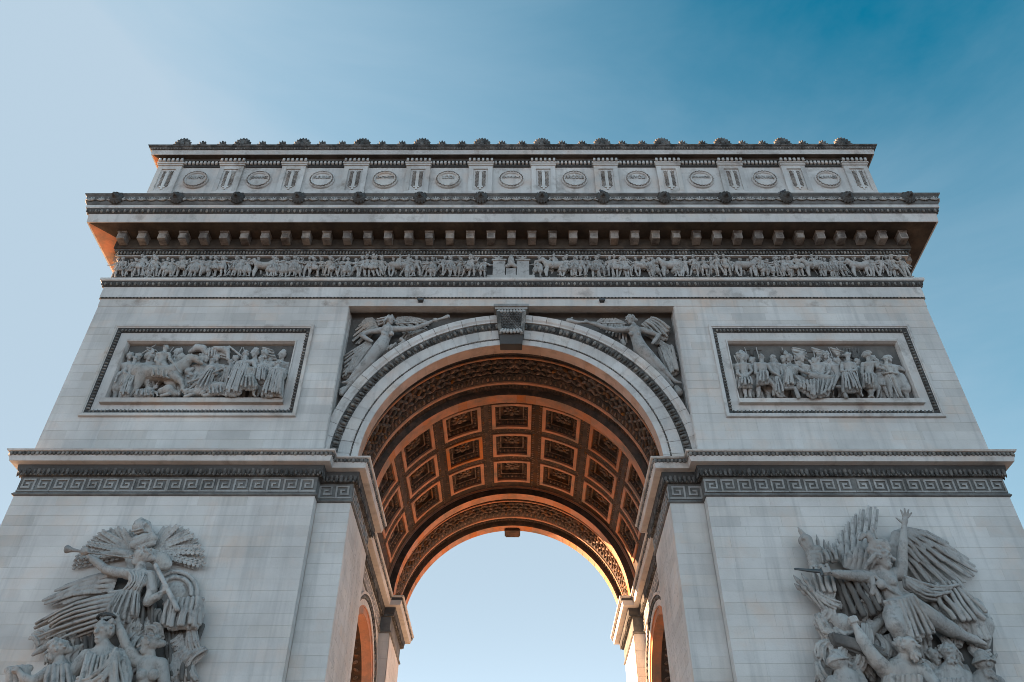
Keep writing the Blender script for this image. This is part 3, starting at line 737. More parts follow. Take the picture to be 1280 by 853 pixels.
# shields with the names carved on them
names = ['VALMY','JEMMAPES','FLEURUS','MONTENOTTE','LODI','CASTIGLIONE','ARCOLE','RIVOLI','PYRAMIDES','ABOUKIR','ALKMAER']
def lathe(prof, n=40):
    V = []; F = []; m = len(prof)
    for i in range(n):
        a = 2*PI*i/n
        for r, y in prof: V.append((r*math.cos(a), y, r*math.sin(a)))
    for i in range(n):
        for j in range(m-1): F.append((i*m+j, i*m+j+1, ((i+1)%n)*m+j+1, ((i+1)%n)*m+j))
    return V, F
sh_me = meshdata('shield', *lathe([(0.80,0.02),(0.80,-.10),(0.74,-.17),(0.66,-.19),(0.60,-.15),(0.57,-.09),(0.0,-.11)]), M_TRIM, False)
wv = []; wf = []
for k in range(44):
    a = 2*PI*k/44; b = len(wv)
    for v in ICOV*np.array((.085,.05,.05)):
        t = a+.5*(-1)**k; p = np.array((math.cos(a)*.70, -.17, math.sin(a)*.70))+v[0]*np.array((-math.sin(a+.4*(-1)**k),0,math.cos(a+.4*(-1)**k)))+np.array((0,v[1],0))+v[2]*np.array((math.cos(a),0,math.sin(a)))
        wv.append(tuple(p))
    wf += [tuple(i+b for i in f) for f in ICOF]
wr_me = meshdata('wreath', wv, wf, M_MOD, True)
for x, nm in zip(medx, names):
    sh = link('shield', sh_me, root, (x, YF, 43.44)); sh['label'] = 'round wreathed stone shield carved with the name '+nm
    wr = link('wreath', wr_me, sh)
    cu = bpy.data.curves.new('inscription', 'FONT'); cu.body = nm; cu.align_x = 'CENTER'; cu.align_y = 'CENTER'; cu.extrude = 0.03
    cu.size = min(0.33, 1.25/(0.66*len(nm)))
    to = bpy.data.objects.new('inscription', cu); C.objects.link(to)
    dg = bpy.context.evaluated_depsgraph_get(); me = bpy.data.meshes.new_from_object(to.evaluated_get(dg))
    bpy.data.objects.remove(to); me.materials.clear(); me.materials.append(M_FIG)
    link('inscription', me, sh, (0, -.125, 0.16), (PI/2, 0, 0), (1, 1.35, 1))
# palmettes along the roof edge
def palm_mesh(rx, rz, n, name):
    V = []; F = []
    for k in range(n):
        a = PI*(k+.5)/n; b = len(V)
        dd = np.array((math.cos(a)*rx, 0, math.sin(a)*rz)); tt = np.array((-math.sin(a), 0, math.cos(a)))
        for v in ICOV: V.append(tuple(dd*.66+dd*.40*v[0]+tt*v[1]*rx*.21+np.array((0, v[2]*.14-.06, 0))))
        F += [tuple(i+b for i in f) for f in ICOF]
    b = len(V)
    V += [(rx*.88*math.cos(PI*i/14), -.05+.0*i, rz*.88*math.sin(PI*i/14)) for i in range(15)]+[(rx*.88*math.cos(PI*i/14), .16, rz*.88*math.sin(PI*i/14)) for i in range(15)]
    F += [tuple(b+i for i in range(15)), tuple(b+29-i for i in range(15))]+[(b+i,b+i+1,b+i+16,b+i+15) for i in range(14)]
    b = len(V)
    for v in ICOV: V.append((v[0]*rx*.3, v[1]*.16-.08, v[2]*rz*.34+rz*.22))
    F += [tuple(i+b for i in f) for f in ICOF]
    return meshdata(name, V, F, M_DARK, True)
pm1, pm2 = palm_mesh(.60,.86,9,'palmette'), palm_mesh(.33,.56,5,'palmette')
for k in range(-6, 6):
    x = (2*k+1)*1.9325
    link('palmette', pm1, ac, (x, YF-.62, 46.05))
    if k < 5:
        for q in (1/3, 2/3): link('palmette', pm2, ac, (x+3.865*q, YF-.62, 46.05))
# ------------------------------------------------------------------ sculpture: smooth solids on a grid
def surface_nets(F, lo, h):
    ins = F < 0
    nx, ny, nz = F.shape
    cn = np.zeros((nx-1, ny-1, nz-1), np.int8)
    offs = [(i, j, k) for i in (0,1) for j in (0,1) for k in (0,1)]
    for i, j, k in offs: cn += ins[i:nx-1+i, j:ny-1+j, k:nz-1+k]
    act = np.argwhere((cn > 0) & (cn < 8))
    idx = np.full(cn.shape, -1, np.int32); idx[tuple(act.T)] = np.arange(len(act))
    vals = np.stack([F[act[:,0]+i, act[:,1]+j, act[:,2]+k] for i, j, k in offs], 1)
    pos = np.zeros((len(act), 3)); cnt = np.zeros(len(act))
    O = np.array(offs, float)
    for a in range(8):
        for b in range(a+1, 8):
            if np.abs(O[a]-O[b]).sum() != 1: continue
            va, vb = vals[:, a], vals[:, b]; x = (va < 0) != (vb < 0)
            t = np.where(x, va/np.where(x, va-vb, 1), 0)
            pos += x[:, None]*(O[a]+t[:, None]*(O[b]-O[a])); cnt += x
    V = (act+pos/cnt[:, None])*h+lo
    Q = []
    for ax in range(3):
        o1, o2 = [(1,2),(2,0),(0,1)][ax]
        sl0 = [slice(None)]*3; sl1 = [slice(None)]*3; sl0[ax] = slice(0,-1); sl1[ax] = slice(1,None)
        s0, s1 = ins[tuple(sl0)], ins[tuple(sl1)]
        e = np.argwhere(s0 != s1); e = e[(e[:, o1] > 0) & (e[:, o2] > 0)]
        e = e[(e[:, o1] < F.shape[o1]-1) & (e[:, o2] < F.shape[o2]-1)]
        d1 = np.zeros(3, int); d1[o1] = 1; d2 = np.zeros(3, int); d2[o2] = 1
        q = np.stack([idx[tuple((e-d1-d2).T)], idx[tuple((e-d2).T)], idx[tuple(e.T)], idx[tuple((e-d1).T)]], 1)
        fl = ~s0[tuple(e.T)]; q[fl] = q[fl][:, ::-1]
        Q.append(q)
    return V, np.concatenate(Q)
def unit(v): v = np.asarray(v, float); return v/max(1e-9, np.linalg.norm(v))
class Sculpt:
    """pf maps the units used while drawing to (x, d, z): d is the height above the ground plane y = Y"""
    def __init__(s, Y, pf, push=0.0): s.Y = Y; s.pf = pf; s.P = []; s.push = push
    def p(s, q): return np.array(s.pf(*q[:3]))
    def cap(s, a, b, ra, rb, k=0.05, fl=1.0, neg=False): s.P.append((np.asarray(a, float), np.asarray(b, float), ra, rb, k*.55, fl, neg))
    def c(s, pts, k=0.05, fl=1.0, neg=False):
        for a, b in zip(pts[:-1], pts[1:]): s.cap(s.p(a), s.p(b), a[3], b[3], k, fl, neg)
        if len(pts) == 1: a = s.p(pts[0]); s.cap(a, a+1e-4, pts[0][3], pts[0][3], k, fl, neg)
    def folds(s, A, B, n, r0, r1, amp=0.06, k=0.05, sag=0.0, fl=1.0, seed=0, M=None, jit=0.16):
        """cloth: n ridges running from polyline A to polyline B"""
        rr = random.Random(seed); up_ = np.array((0, s.push, 0))
        A = [s.p(q)+up_ for q in A]; B = [s.p(q)+up_ for q in B]; M = [s.p(q)+up_ for q in M] if M else None
        ln = lambda L: sum(np.linalg.norm(L[i+1]-L[i]) for i in range(len(L)-1))
        n = max(n, int(max(ln(A)/(2.3*r0), ln(B)/(2.3*r1)))+1)
        def along(L, t):
            x = t*(len(L)-1); i = min(int(x), len(L)-2); return L[i]+(L[i+1]-L[i])*(x-i)
        prev = 0
        for i in range(n):
            t = (i+.5)/n; a, b = along(A, t), along(B, min(1, max(0, t+rr.uniform(-.45,.45)/n)))
            up = (1 if i % 2 else -1)*amp*rr.uniform(.9, 1.9); f = rr.uniform(.65, 1.05); b = b+(a-b)*jit*rr.random()
            m_ = along(M, t)*2-(a+b)/2 if M else (a+b)/2
            pts = []
            for q in range(5):
                u = q/4; w_ = math.sin(PI*u)
                pts.append(a*(1-u)**2+2*m_*u*(1-u)+b*u*u+np.array((rr.uniform(-.5,.5)*amp*w_, up*(.35+.65*u)+amp*.5*w_, -sag*w_)))
            for q in range(4): s.cap(pts[q], pts[q+1], (r0+(r1-r0)*q/4)*f, (r0+(r1-r0)*(q+1)/4)*f, k*.4, fl)
            # closed ground between the ridges
            g = np.array((0, -amp*1.9-.02, 0)); mm_ = a*.25+m_*.5+b*.25+g+np.array((0,0,-sag)); s.cap(a+g, mm_, r0*1.15, (r0+r1)*.58, .03, fl); s.cap(mm_, b+g, (r0+r1)*.58, r1*1.15, .03, fl)
    def clutter(s, rects, n, L=0.9, r=0.055, seed=0, lean=0.6):
        """bunched cloth filling the gaps of a group: short bundles of curved ridges"""
        rr = random.Random(seed)
        for (x0, x1, y0, y1, d0) in rects:
            for q in range(n):
                c = s.p((rr.uniform(x0, x1), rr.uniform(y0, y1), d0+rr.uniform(-.15, .25))); th = rr.uniform(-lean, lean)-PI/2+rr.choice((-.7, 0, .7))
                e1 = np.array((math.cos(th), 0, math.sin(th))); e2 = np.array((-e1[2], 0, e1[0])); l = L*rr.uniform(.7, 1.3); bd = rr.uniform(-.35, .35)*l; m = rr.randint(4, 6)
                for j in range(m):
                    pts = [c+e1*l*(u-.5)+e2*((j-m/2)*r*1.9*(.6+.6*u)+bd*4*u*(1-u))+np.array((0, .13*math.sin(PI*u)+.05*(j % 2), 0)) for u in np.linspace(0, rr.uniform(.85, 1.0), 5)]
                    for a, b in zip(pts[:-1], pts[1:]): s.cap(a, b, r*rr.uniform(.8,1.2), r*rr.uniform(.8,1.2), .012)
                s.cap(c-e1*l*.4-np.array((0,.08,0)), c+e1*l*.4-np.array((0,.08,0)), r*3.2, r*3.6, .03, .5)
    def feathers(s, bone, tips, n, r0, r1, fl=0.5, lift=0.05, k=0.006, bow=0.0):
        lift = lift+.06; r0 = r0*.93
        A = [s.p(q) for q in bone]; B = [s.p(q) for q in tips]
        def along(L, t):
            x = t*(len(L)-1); i = min(int(x), len(L)-2); return L[i]+(L[i+1]-L[i])*(x-i)
        for i in range(n):
            t = (i+.5)/n; a, b = along(A, t), along(B, t)
            m = a*.45+b*.55+np.array((0, .04+lift*(i % 2), bow)); b = b+np.array((0, lift*(i % 2), 0))
            s.cap(a, m, r0*.8, r0, k, fl); s.cap(m, b, r0, r1, k, fl)
    def head(s, c, hh, face, up=(0,0,1), hair='curl', beard=False, detail=True, seed=1, k=None):
        c = s.p(c); f = unit(face); u = np.asarray(up, float); u = unit(u-f*np.dot(u, f)); r = np.cross(u, f); k = k or .08*hh
        g = lambda a, b, c_: c+f*a*hh+u*b*hh+r*c_*hh
        s.cap(g(-.08,.12,0), g(.06,.10,0), .36*hh, .34*hh, k); s.cap(g(.06,.0,0), g(.14,-.32,0), .29*hh, .16*hh, k)
        s.cap(g(.36,.06,0), g(.47,-.12,0), .045*hh, .075*hh, .02*hh)
        if detail:
            s.cap(g(.36,.10,-.18), g(.37,.10,.18), .05*hh, .05*hh, .04*hh)
            for q in (-1, 1):
                s.cap(g(.43,.02,q*.13), g(.38,.02,q*.22), .085*hh, .07*hh, .02*hh, 1, True); s.cap(g(.30,.02,q*.14), g(.30,.02,q*.15), .06*hh, .06*hh, .01*hh)
                s.cap(g(0,.02,q*.36), g(0,-.08,q*.34), .06*hh, .04*hh, .02*hh)
            s.cap(g(.36,-.25,-.07), g(.36,-.25,.07), .04*hh, .04*hh, .01*hh, 1, True); s.cap(g(.32,-.29,-.05), g(.32,-.29,.05), .045*hh, .045*hh, .03*hh)
        rr = random.Random(seed)
        if hair in ('curl', 'long', 'bun'):
            for i in range(34 if detail else 9):
                a, b = rr.uniform(0, 2*PI), rr.uniform(-.15, 1)
                d = f*(-abs(math.cos(a))*.9 if math.sqrt(1-b*b) > 0 and rr.random() < .75 else .45)*1.0+r*math.sin(a)+u*(b*1.1+.15)
                q = c+u*.12*hh-f*.03*hh+unit(d)*.38*hh
                s.cap(q, q+np.array((rr.uniform(-1,1),rr.uniform(-1,1),rr.uniform(-1,1)))*.09*hh, .085*hh, .06*hh, .025*hh)
        if hair == 'long':
            for i in range(12):
                q = g(-.2+rr.uniform(-.1,.15),.1,rr.uniform(-.35,.35)); e = q-f*rr.uniform(.1,.6)*hh-u*rr.uniform(.3,.8)*hh+r*rr.uniform(-.2,.2)*hh
                s.cap(q, (q+e)/2-f*.05*hh, .11*hh, .10*hh, .03*hh); s.cap((q+e)/2-f*.05*hh, e, .10*hh, .04*hh, .03*hh)
        if hair == 'bun': s.cap(g(-.42,.12,0), g(-.58,.14,0), .22*hh, .16*hh, .04*hh)
        if hair == 'helmet':
            s.cap(g(-.10,.18,0), g(.06,.18,0), .43*hh, .41*hh, .02*hh)
            s.cap(g(.38,.16,-.2), g(.38,.16,.2), .05*hh, .05*hh, .02*hh); s.cap(g(-.4,-.05,-.2), g(-.4,-.05,.2), .12*hh, .12*hh, .04*hh)
            for i in range(16):
                a = PI*(i/15.)*.95+.15; s.cap(g(.50*math.cos(a)-.04,.2+.50*math.sin(a),0), g(.70*math.cos(a)-.04,.2+.70*math.sin(a),0), .10*hh, .08*hh, .02*hh)
        if hair == 'cap':
            s.cap(g(-.06,.20,0), g(-.02,.36,0), .43*hh, .30*hh, .03*hh)
            for i in range(12):
                a = 2*PI*i/12; b = 2*PI*(i+1)/12; s.cap(g(.46*math.cos(a),.10,.44*math.sin(a)), g(.46*math.cos(b),.10,.44*math.sin(b)), .06*hh, .06*hh, .02*hh)
        if hair == 'hat':
            s.cap(g(-.02,.40,0), g(-.02,.5,0), .30*hh, .22*hh, .05*hh); s.cap(g(0,.30,-.36), g(0,.30,.36), .16*hh, .16*hh, .05*hh)
        if beard:
            for i in range(20 if detail else 5):
                q = g(rr.uniform(.05,.34),-.30-rr.uniform(0,.28),rr.uniform(-.2,.2)); s.cap(q, q+np.array((rr.uniform(-1,1)*.05,.02,-rr.uniform(.02,.14)))*hh, .08*hh, .045*hh, .03*hh)
        return g
    def hand(s, wrist, pts, r, spread=True, thumb=None):
        """open hand: palm from the wrist, one fingertip per point (drawing units)"""
        w_ = s.p(wrist); T = [s.p(q) for q in pts]; mid = sum(T)/len(T); pal = w_+(mid-w_)*.42
        s.cap(w_, pal, r*1.15, r*1.55, r*.4, .75)
        for q in T:
            kn = pal+(q-pal)*.28; j = pal+(q-pal)*.66+np.array((0, r*.5, 0))
            s.cap(kn, j, r*.66, r*.56, r*.15); s.cap(j, q, r*.56, r*.42, r*.15)
        if thumb is not None:
            q = s.p(thumb); kn = w_+(pal-w_)*.5; s.cap(kn, kn*.45+q*.55, r*.8, r*.62, r*.3); s.cap(kn*.45+q*.55, q, r*.62, r*.45, r*.2)
    def fist(s, q, r, dirn=(1,0,0)):
        c = s.p(q); d = unit(dirn); u = unit(np.cross(d, (0,1,0)))
        s.cap(c-d*r*.4, c+d*r*.4, r, r*.95, r*.4, .8)
        for i in range(4):
            o = c+np.array((0, r*.75, 0))+d*(i-1.5)*r*.5
            s.cap(o+u*r*.6, o-u*r*.4, r*.3, r*.28, r*.06)
        s.cap(c+np.array((0,r*.8,0))+u*r*.6-d*r*.8, c+np.array((0,r*.9,0))+u*r*.75+d*r*.3, r*.3, r*.24, r*.08)
    def figure(s, d, hd, nk, sh, pel, arms, legs, S, face=(0,1,0), hair='curl', robe=None, beard=False, detail=False, hh=None, seed=1, hips=None, coat=False):
        """hd head centre, nk neck base, sh two shoulders, pel pelvis, arms [(elbow, hand)..], legs [(knee, ankle, toe)..] in drawing units"""
        q = lambda t, e=0: np.array(s.pf(t[0], t[1], d+(t[2] if len(t) > 2 else 0)+e))
        N_, P_ = q(nk), q(pel); S1, S2 = q(sh[0]), q(sh[1]); k = .05*S
        ch = (S1+S2)/2*.75+N_*.25; ch = ch+(P_-ch)*.22
        s.cap(ch, ch+(P_-ch)*.55, .155*S, .125*S, k); s.cap(ch+(P_-ch)*.55, P_, .125*S, .15*S, k)
        s.cap(S1+(P_-S1)*.04, S2+(P_-S2)*.04, .085*S, .085*S, k)
        for t in (S1, S2): s.cap(t+(ch-t)*.5+np.array((0,.06*S,0)), t+(ch-t)*.62+np.array((0,.07*S,0)), .08*S, .08*S, k)
        s.cap(N_+(P_-N_)*.05, q(hd)*.6+N_*.4, .068*S, .06*S, k)
        s.head((hd[0], hd[1], d+(hd[2] if len(hd) > 2 else 0)), hh or .235*S, face, hair=hair, beard=beard, detail=detail, seed=seed)
        for T, (el, ha) in zip((S1, S2), arms):
            e, h = q(el), q(ha); s.cap(T, e, .072*S, .052*S, k*.6); s.cap(e, e+(h-e)*.85, .055*S, .033*S, k*.5); s.cap(e+(h-e)*.85, h, .04*S, .036*S, k*.3)
            v = unit(h-e)
            for i in range(4): s.cap(h+np.cross(v,(0,1,0))*(i-1.5)*.02*S, h+v*.075*S+np.cross(v,(0,1,0))*(i-1.5)*.024*S, .014*S, .011*S, .004*S)
        ax = unit(S2-S1)
        for i, (kn, an, toe) in enumerate(legs):
            hp = P_+ax*(.085*S*(1 if i else -1)); kk, aa, tt = q(kn), q(an), q(toe)
            s.cap(hp, kk, .105*S, .07*S, k); s.cap(kk, kk+(aa-kk)*.35, .066*S, .068*S, k*.5); s.cap(kk+(aa-kk)*.35, aa, .068*S, .038*S, k*.5); s.cap(aa, tt, .042*S, .03*S, k*.4)
        if coat:
            for i, (kn, an, toe) in enumerate(legs):
                hp = P_+ax*(.09*S*(1 if i else -1)); kk = q(kn); s.cap(hp, hp+(kk-hp)*.95, .15*S, .16*S, k*.5)
        if robe:
            A, B, n = robe; s.folds([(*a[:2], d+(a[2] if len(a) > 2 else .19*S)) for a in A], [(*b[:2], d+(b[2] if len(b) > 2 else .21*S)) for b in B], n, .034*S, .045*S, .045*S, .02*S, seed=seed)
    def data(s, name, mat, h, clip=-0.12):
        lo = np.min([np.minimum(a, b)-max(ra, rb) for a, b, ra, rb, *_ in s.P], 0)-2.5*h
        hi = np.max([np.maximum(a, b)+max(ra, rb) for a, b, ra, rb, *_ in s.P], 0)+2.5*h
        lo[1] = max(lo[1], clip); n = np.ceil((hi-lo)/h).astype(int)+1
        F = np.full(n, 1.0, np.float32)
        ax = [lo[i]+h*np.arange(n[i]) for i in range(3)]
        for neg in (False, True):
            for a, b, ra, rb, k, fl, ng in s.P:
                if ng != neg: continue
                r = max(ra, rb)+k+2*h
                i0 = np.maximum(0, np.floor((np.minimum(a, b)-r-lo)/h).astype(int)); i1 = np.minimum(n, np.ceil((np.maximum(a, b)+r-lo)/h).astype(int)+1)
                if (i1 <= i0).any(): continue
                X = (ax[0][i0[0]:i1[0], None, None]-a[0]).astype(np.float32); Y = ((ax[1][None, i0[1]:i1[1], None]-a[1])/fl).astype(np.float32); Z = (ax[2][None, None, i0[2]:i1[2]]-a[2]).astype(np.float32)
                v = b-a; vy = v[1]/fl; l2 = v[0]**2+vy**2+v[2]**2+1e-9
                t = np.clip((X*v[0]+Y*vy+Z*v[2])/l2, 0, 1)
                dd = np.sqrt((X-t*v[0])**2+(Y-t*vy)**2+(Z-t*v[2])**2)-(ra+(rb-ra)*t)
                if fl < 1: dd = dd*(fl*.5+.5)
                sb = F[i0[0]:i1[0], i0[1]:i1[1], i0[2]:i1[2]]
                if neg: np.maximum(sb, -dd, out=sb)
                else:
                    hq = np.maximum(k-np.abs(sb-dd), 0)/max(k, 1e-6)
                    sb[...] = np.minimum(sb, dd)-hq*hq*k*.25
        F[0], F[-1] = 1, 1; F[:, 0], F[:, -1] = 1, 1; F[:, :, 0], F[:, :, -1] = 1, 1
        V, Q = surface_nets(F, lo, h)
        V = np.stack([V[:, 0], s.Y-V[:, 1], V[:, 2]], 1)
        return meshdata(name, V, Q[:, ::-1], mat, True)
    def obj(s, name, parent, mat=None, h=0.04, label=None):
        o = link(name, s.data(name, mat or M_SCULPT, h), parent)
        if label: o['label'] = label
        return o
def zoom(u0, v0, k, Y):
    """drawing units = pixels of an enlarged crop of the photograph"""
    def f(x, y, d):
        X, Z = at(u0+x/k, v0+y/k, Y-d); return (X, d, Z)
    return f
# ------------------------------------------------------------------ left sculpture group: winged herald over a robed victor
def frond(S, root_, tip, n, ln, r=0.05, wid=0.5, d=0.0):
    a, b = S.p(root_), S.p(tip); ax = unit(b-a); sd = unit(np.cross(ax, (0,1,0))); L = np.linalg.norm(b-a)
    S.cap(a, b, r*1.1, r*.6, .02)
    for i in range(n):
        t = (i+.6)/n; q = a+(b-a)*t; l = ln*(1-.45*t)
        for s_ in (-1, 1):
            e = q+ax*l*.75+sd*s_*l*wid+np.array((0, .05, 0)); m = (q+e)/2+sd*s_*l*.12
            S.cap(q, m, r*.7, r*1.25, .012, .6); S.cap(m, e, r*1.25, r*.35, .012, .6)
f4 = zoom(0, 540, 2.725, YF)
S = Sculpt(YF, f4, .18)
for ch in ([(440,530,.05,.75),(330,650,.1,.95),(260,770,.15,1.0),(240,900,.2,1.5),(240,1230,.2,1.7)], [(570,570,.05,.7),(610,690,.1,.75),(560,800,.15,1.0),(520,950,.2,1.5),(500,1230,.2,1.8)], [(420,660,.1,1.1),(380,900,.2,1.9),(370,1230,.2,2.0)]): S.c(ch, .2, .36)
S.folds([(210,640,.5),(330,660,.6)], [(250,800,.6),(330,780,.7)], 8, .09, .10, .08, .04, seed=3)
S.folds([(430,600,.5),(530,590,.5)], [(400,690,.5),(540,680,.5)], 8, .10, .12, .10, .04, seed=4)
S.folds([(560,680,.35),(670,670,.3)], [(580,850,.5),(650,850,.4)], 8, .08, .10, .05, .04, seed=5)
S.c([(530,690,.4,.10),(620,700,.35,.12),(690,660,.25,.1),(655,760,.3,.1),(640,860,.3,.12)], .04)
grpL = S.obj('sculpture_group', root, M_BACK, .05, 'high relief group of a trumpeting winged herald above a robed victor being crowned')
for k_, rc in enumerate(([(130,300,690,770,.55)], [(430,540,610,700,.6)], [(560,670,690,840,.5)], [(230,330,770,850,.9)], [(430,480,720,850,.8)])):
    S = Sculpt(YF, f4); S.clutter(rc, 8, .8, .05, 300+k_); S.obj('drapery', grpL, M_SCULPT, .030)
S = Sculpt(YF, f4, .18)                                   # winged herald
S.head((481,427,.95), .86, (-1,.35,.22), hair='bun', seed=2)
S.c([(480,455,.85,.2),(478,480,.8,.22)], .1)
S.c([(475,492,.75,.36),(458,530,.75,.31),(432,572,.7,.42),(400,600,.65,.46)], .12)
S.c([(437,484,.8,.24),(512,492,.8,.24)], .12)
for x, y in ((452,500),(486,512)): S.c([(x,y,1.02,.17),(x,y+4,1.04,.16)], .1)
S.c([(437,482,.85,.22),(395,478,.95,.20),(358,468,1.0,.18)], .06); S.c([(358,468,1.0,.18),(330,445,1.0,.17),(305,424,.98,.10)], .05)
S.fist((291,409,.98), .15, (1,0,.2))
S.c([(514,492,.85,.22),(518,540,1.0,.2),(503,580,1.05,.18)], .06); S.c([(503,580,1.05,.18),(535,562,1.15,.16),(556,544,1.15,.11)], .05); S.fist((566,536,1.15), .15, (.4,0,-1))
S.c([(400,602,.65,.46),(325,622,.85,.36)], .08); S.c([(325,622,.85,.35),(255,668,.72,.27),(180,722,.55,.16)], .08); S.c([(180,722,.55,.15),(140,742,.52,.13),(112,760,.52,.06)], .05)
S.c([(400,610,.5,.44),(330,660,.6,.34),(250,705,.5,.22)], .08)
S.folds([(400,552,1.0),(440,548,1.1),(478,552,.95)], [(352,628,1.05),(405,672,1.0),(468,650,.85)], 11, .05, .075, .07, .03, seed=6, M=[(372,590,1.1),(415,610,1.15),(478,600,.95)], jit=.3)
S.folds([(402,556,1.0),(380,610,1.05),(400,660,.9)], [(118,655,.55),(112,700,.6),(185,742,.6)], 13, .085, .05, .085, .03, seed=7, M=[(270,585,.95),(265,640,1.05),(290,700,.85)], jit=.35)
S.folds([(432,478,.9),(508,488,.9)], [(418,546,1.0),(476,556,.95)], 11, .04, .04, .04, .02, seed=8, M=[(452,515,1.08),(492,520,1.08)], jit=0)
S.c([(372,548,1.05,.07),(430,540,1.15,.07),(470,556,1.05,.07)], .03)
S.obj('winged_figure', grpL, M_SCULPT, .030)
S = Sculpt(YF, f4, .18); S.c([(459,431,1.05,.035),(310,412,1.05,.045),(262,405,1.05,.065),(243,402,1.05,.10),(230,400,1.05,.17)], .02); S.c([(228,400,1.06,.12),(215,399,1.06,.12)], .01, 1, True)
S.obj('trumpet', grpL, M_SCULPT, .03)
S = Sculpt(YF, f4, .18); S.c([(530,455,1.1,.09),(604,604,1.3,.10)], .02); S.obj('staff', grpL, M_FIG, .035)
S = Sculpt(YF, f4, .18)                                   # wing
S.feathers([(400,470,.45),(385,500,.5),(378,548,.5)], [(235,515,.3),(150,575,.3),(160,592,.3),(285,585,.3)], 9, .14, .07, .5, .06)
S.feathers([(400,470,.55),(375,548,.6)], [(300,500,.5),(255,560,.5)], 8, .12, .09, .5, .05)
S.feathers([(405,470,.65),(380,545,.7)], [(350,490,.6),(330,545,.6)], 7, .11, .09, .5, .05)
S.c([(455,470,.3,.25),(440,420,.4,.2),(400,410,.4,.18),(360,425,.3,.14)], .05)
S.obj('wing', grpL, M_SCULPT, .030)
S = Sculpt(YF, f4, .18); S.c([(510,415,.6,.25),(548,438,.6,.34),(562,452,.6,.30)], .1, .7); S.obj('wing', grpL, M_SCULPT, .045)
for tips in ([(252,462),(262,430),(285,398),(320,365),(350,342),(400,332),(440,345)], [(560,332),(600,326),(640,340),(668,372),(690,412),(695,452),(660,460)]):
    S = Sculpt(YF, f4, .18); rt_ = (465,410) if tips[0][0] < 400 else (512,405)
    tt_ = [((a_[0]+b_[0]*w_)/(1+w_), (a_[1]+b_[1]*w_)/(1+w_)) for a_, b_ in zip(tips[:-1], tips[1:]) for w_ in (0, 1)]+[tips[-1]]
    for i, t in enumerate(tt_): frond(S, (*rt_, .18), (t[0], t[1], .14+.12*(i % 3)), 11, .42, .055, .36)
    S.obj('palm_branch', grpL, M_SCULPT, .030)
S = Sculpt(YF, f4, .18)
S.c([(478,325,.45,.33),(490,330,.45,.33)], .08); S.c([(465,308,.45,.1),(480,300,.45,.11),(505,312,.45,.11),(512,340,.5,.1)], .03); S.c([(505,325,.75,.2),(505,332,.75,.2)], .02, 1, True)
[S.c([(474+q*9*math.cos(q*.9),326+4*q,.70+.02*q,.05),(500,312+5*q,.74,.045)], .02) for q in range(4)]; S.c([(462,345,.6,.07),(512,330,.66,.07)], .02); S.c([(458,384,.55,.2),(522,362,.55,.2)], .05); S.c([(462,368,.6,.16),(516,350,.6,.16)], .03); S.c([(470,395,.5,.15),(520,378,.5,.15)], .03)
S.obj('trophy', grpL, M_SCULPT, .030)
S = Sculpt(YF, f4, .18)
for rr in (72, 52):
    S.c([(600+rr*math.cos(a), 545-rr*.95*math.sin(a), .35+.1*(rr < 60), .09) for a in np.linspace(-.2, PI*.95, 14)], .03)
S.c([(600,545,.1,.75),(604,560,.1,.7)], .05, .45); S.c([(600,540,.3,.4),(604,552,.3,.4)], .04, .6)
S.obj('shield', grpL, M_SCULPT, .04)
S = Sculpt(YF, f4, .18); S.folds([(566,582,.75),(630,575,.8),(690,570,.7)], [(548,668,.8),(610,676,.9),(684,668,.8)], 15, .075, .10, .08, .03, seed=9); S.c([(560,586,.75,.08),(692,570,.72,.08)], .03); S.c([(684,575,.6,.07),(692,620,.6,.09),(682,650,.6,.06)], .03)
S.obj('banner', grpL, M_SCULPT, .030)
S = Sculpt(YF, f4, .18)                                   # robed victor
S.head((353,686,1.6), .98, (-.22,1,-.02), hair='curl', seed=5)
S.c([(352,725,1.5,.25),(352,750,1.35,.3)], .1); S.c([(352,775,1.2,.58),(350,860,1.2,.62),(350,1000,1.2,.75),(350,1230,1.1,.8)], .2)
S.c([(296,768,1.25,.3),(410,764,1.25,.3)], .15)
S.c([(296,768,1.3,.3),(245,822,1.45,.26),(205,862,1.6,.2)], .08); S.c([(412,768,1.3,.3),(428,835,1.5,.26)], .08); S.c([(428,835,1.5,.25),(390,825,1.75,.2),(358,812,1.85,.15)], .06)
S.hand((372,815,1.85), [(326,798,1.95),(324,808,1.98),(326,818,1.98),(330,828,1.95)], .085, thumb=(345,792,1.95))
S.folds([(300,752,1.65),(350,778,1.8),(412,756,1.65)], [(235,1080,1.85),(350,1100,2.15),(455,1080,1.85)], 17, .07, .12, .12, .03, seed=10, M=[(275,860,1.9),(340,880,2.05),(425,860,1.9)], jit=.05)
S.folds([(398,742,1.65),(412,775,1.65)], [(255,845,1.9),(300,905,2.0)], 6, .09, .09, .09, .03, seed=11, M=[(345,815,2.1),(365,860,2.15)])
S.c([(318,745,1.5,.1),(352,772,1.75,.1),(388,745,1.5,.1)], .04)
S.folds([(425,770,1.5),(440,840,1.6)], [(400,960,1.8),(440,980,1.7)], 6, .09, .1, .08, .04, seed=12)
S.obj('robed_figure', grpL, M_SCULPT, .030)
S = Sculpt(YF, f4, .18)
for i in range(20):
    a = 2*PI*i/20; x, y = 361+28*math.cos(a), 632+13*math.sin(a); S.c([(x,y,1.6+.25*math.sin(-a),.06),(x+8*math.cos(a+.8),y-6*math.sin(a),1.65+.25*math.sin(-a),.035)], .02)
S.obj('laurel_wreath', grpL, M_DARK, .034)
S = Sculpt(YF, f4, .18)                                   # crowning figure
S.head((508,726,1.3), .82, (-1,.28,.02), hair='bun', seed=8)
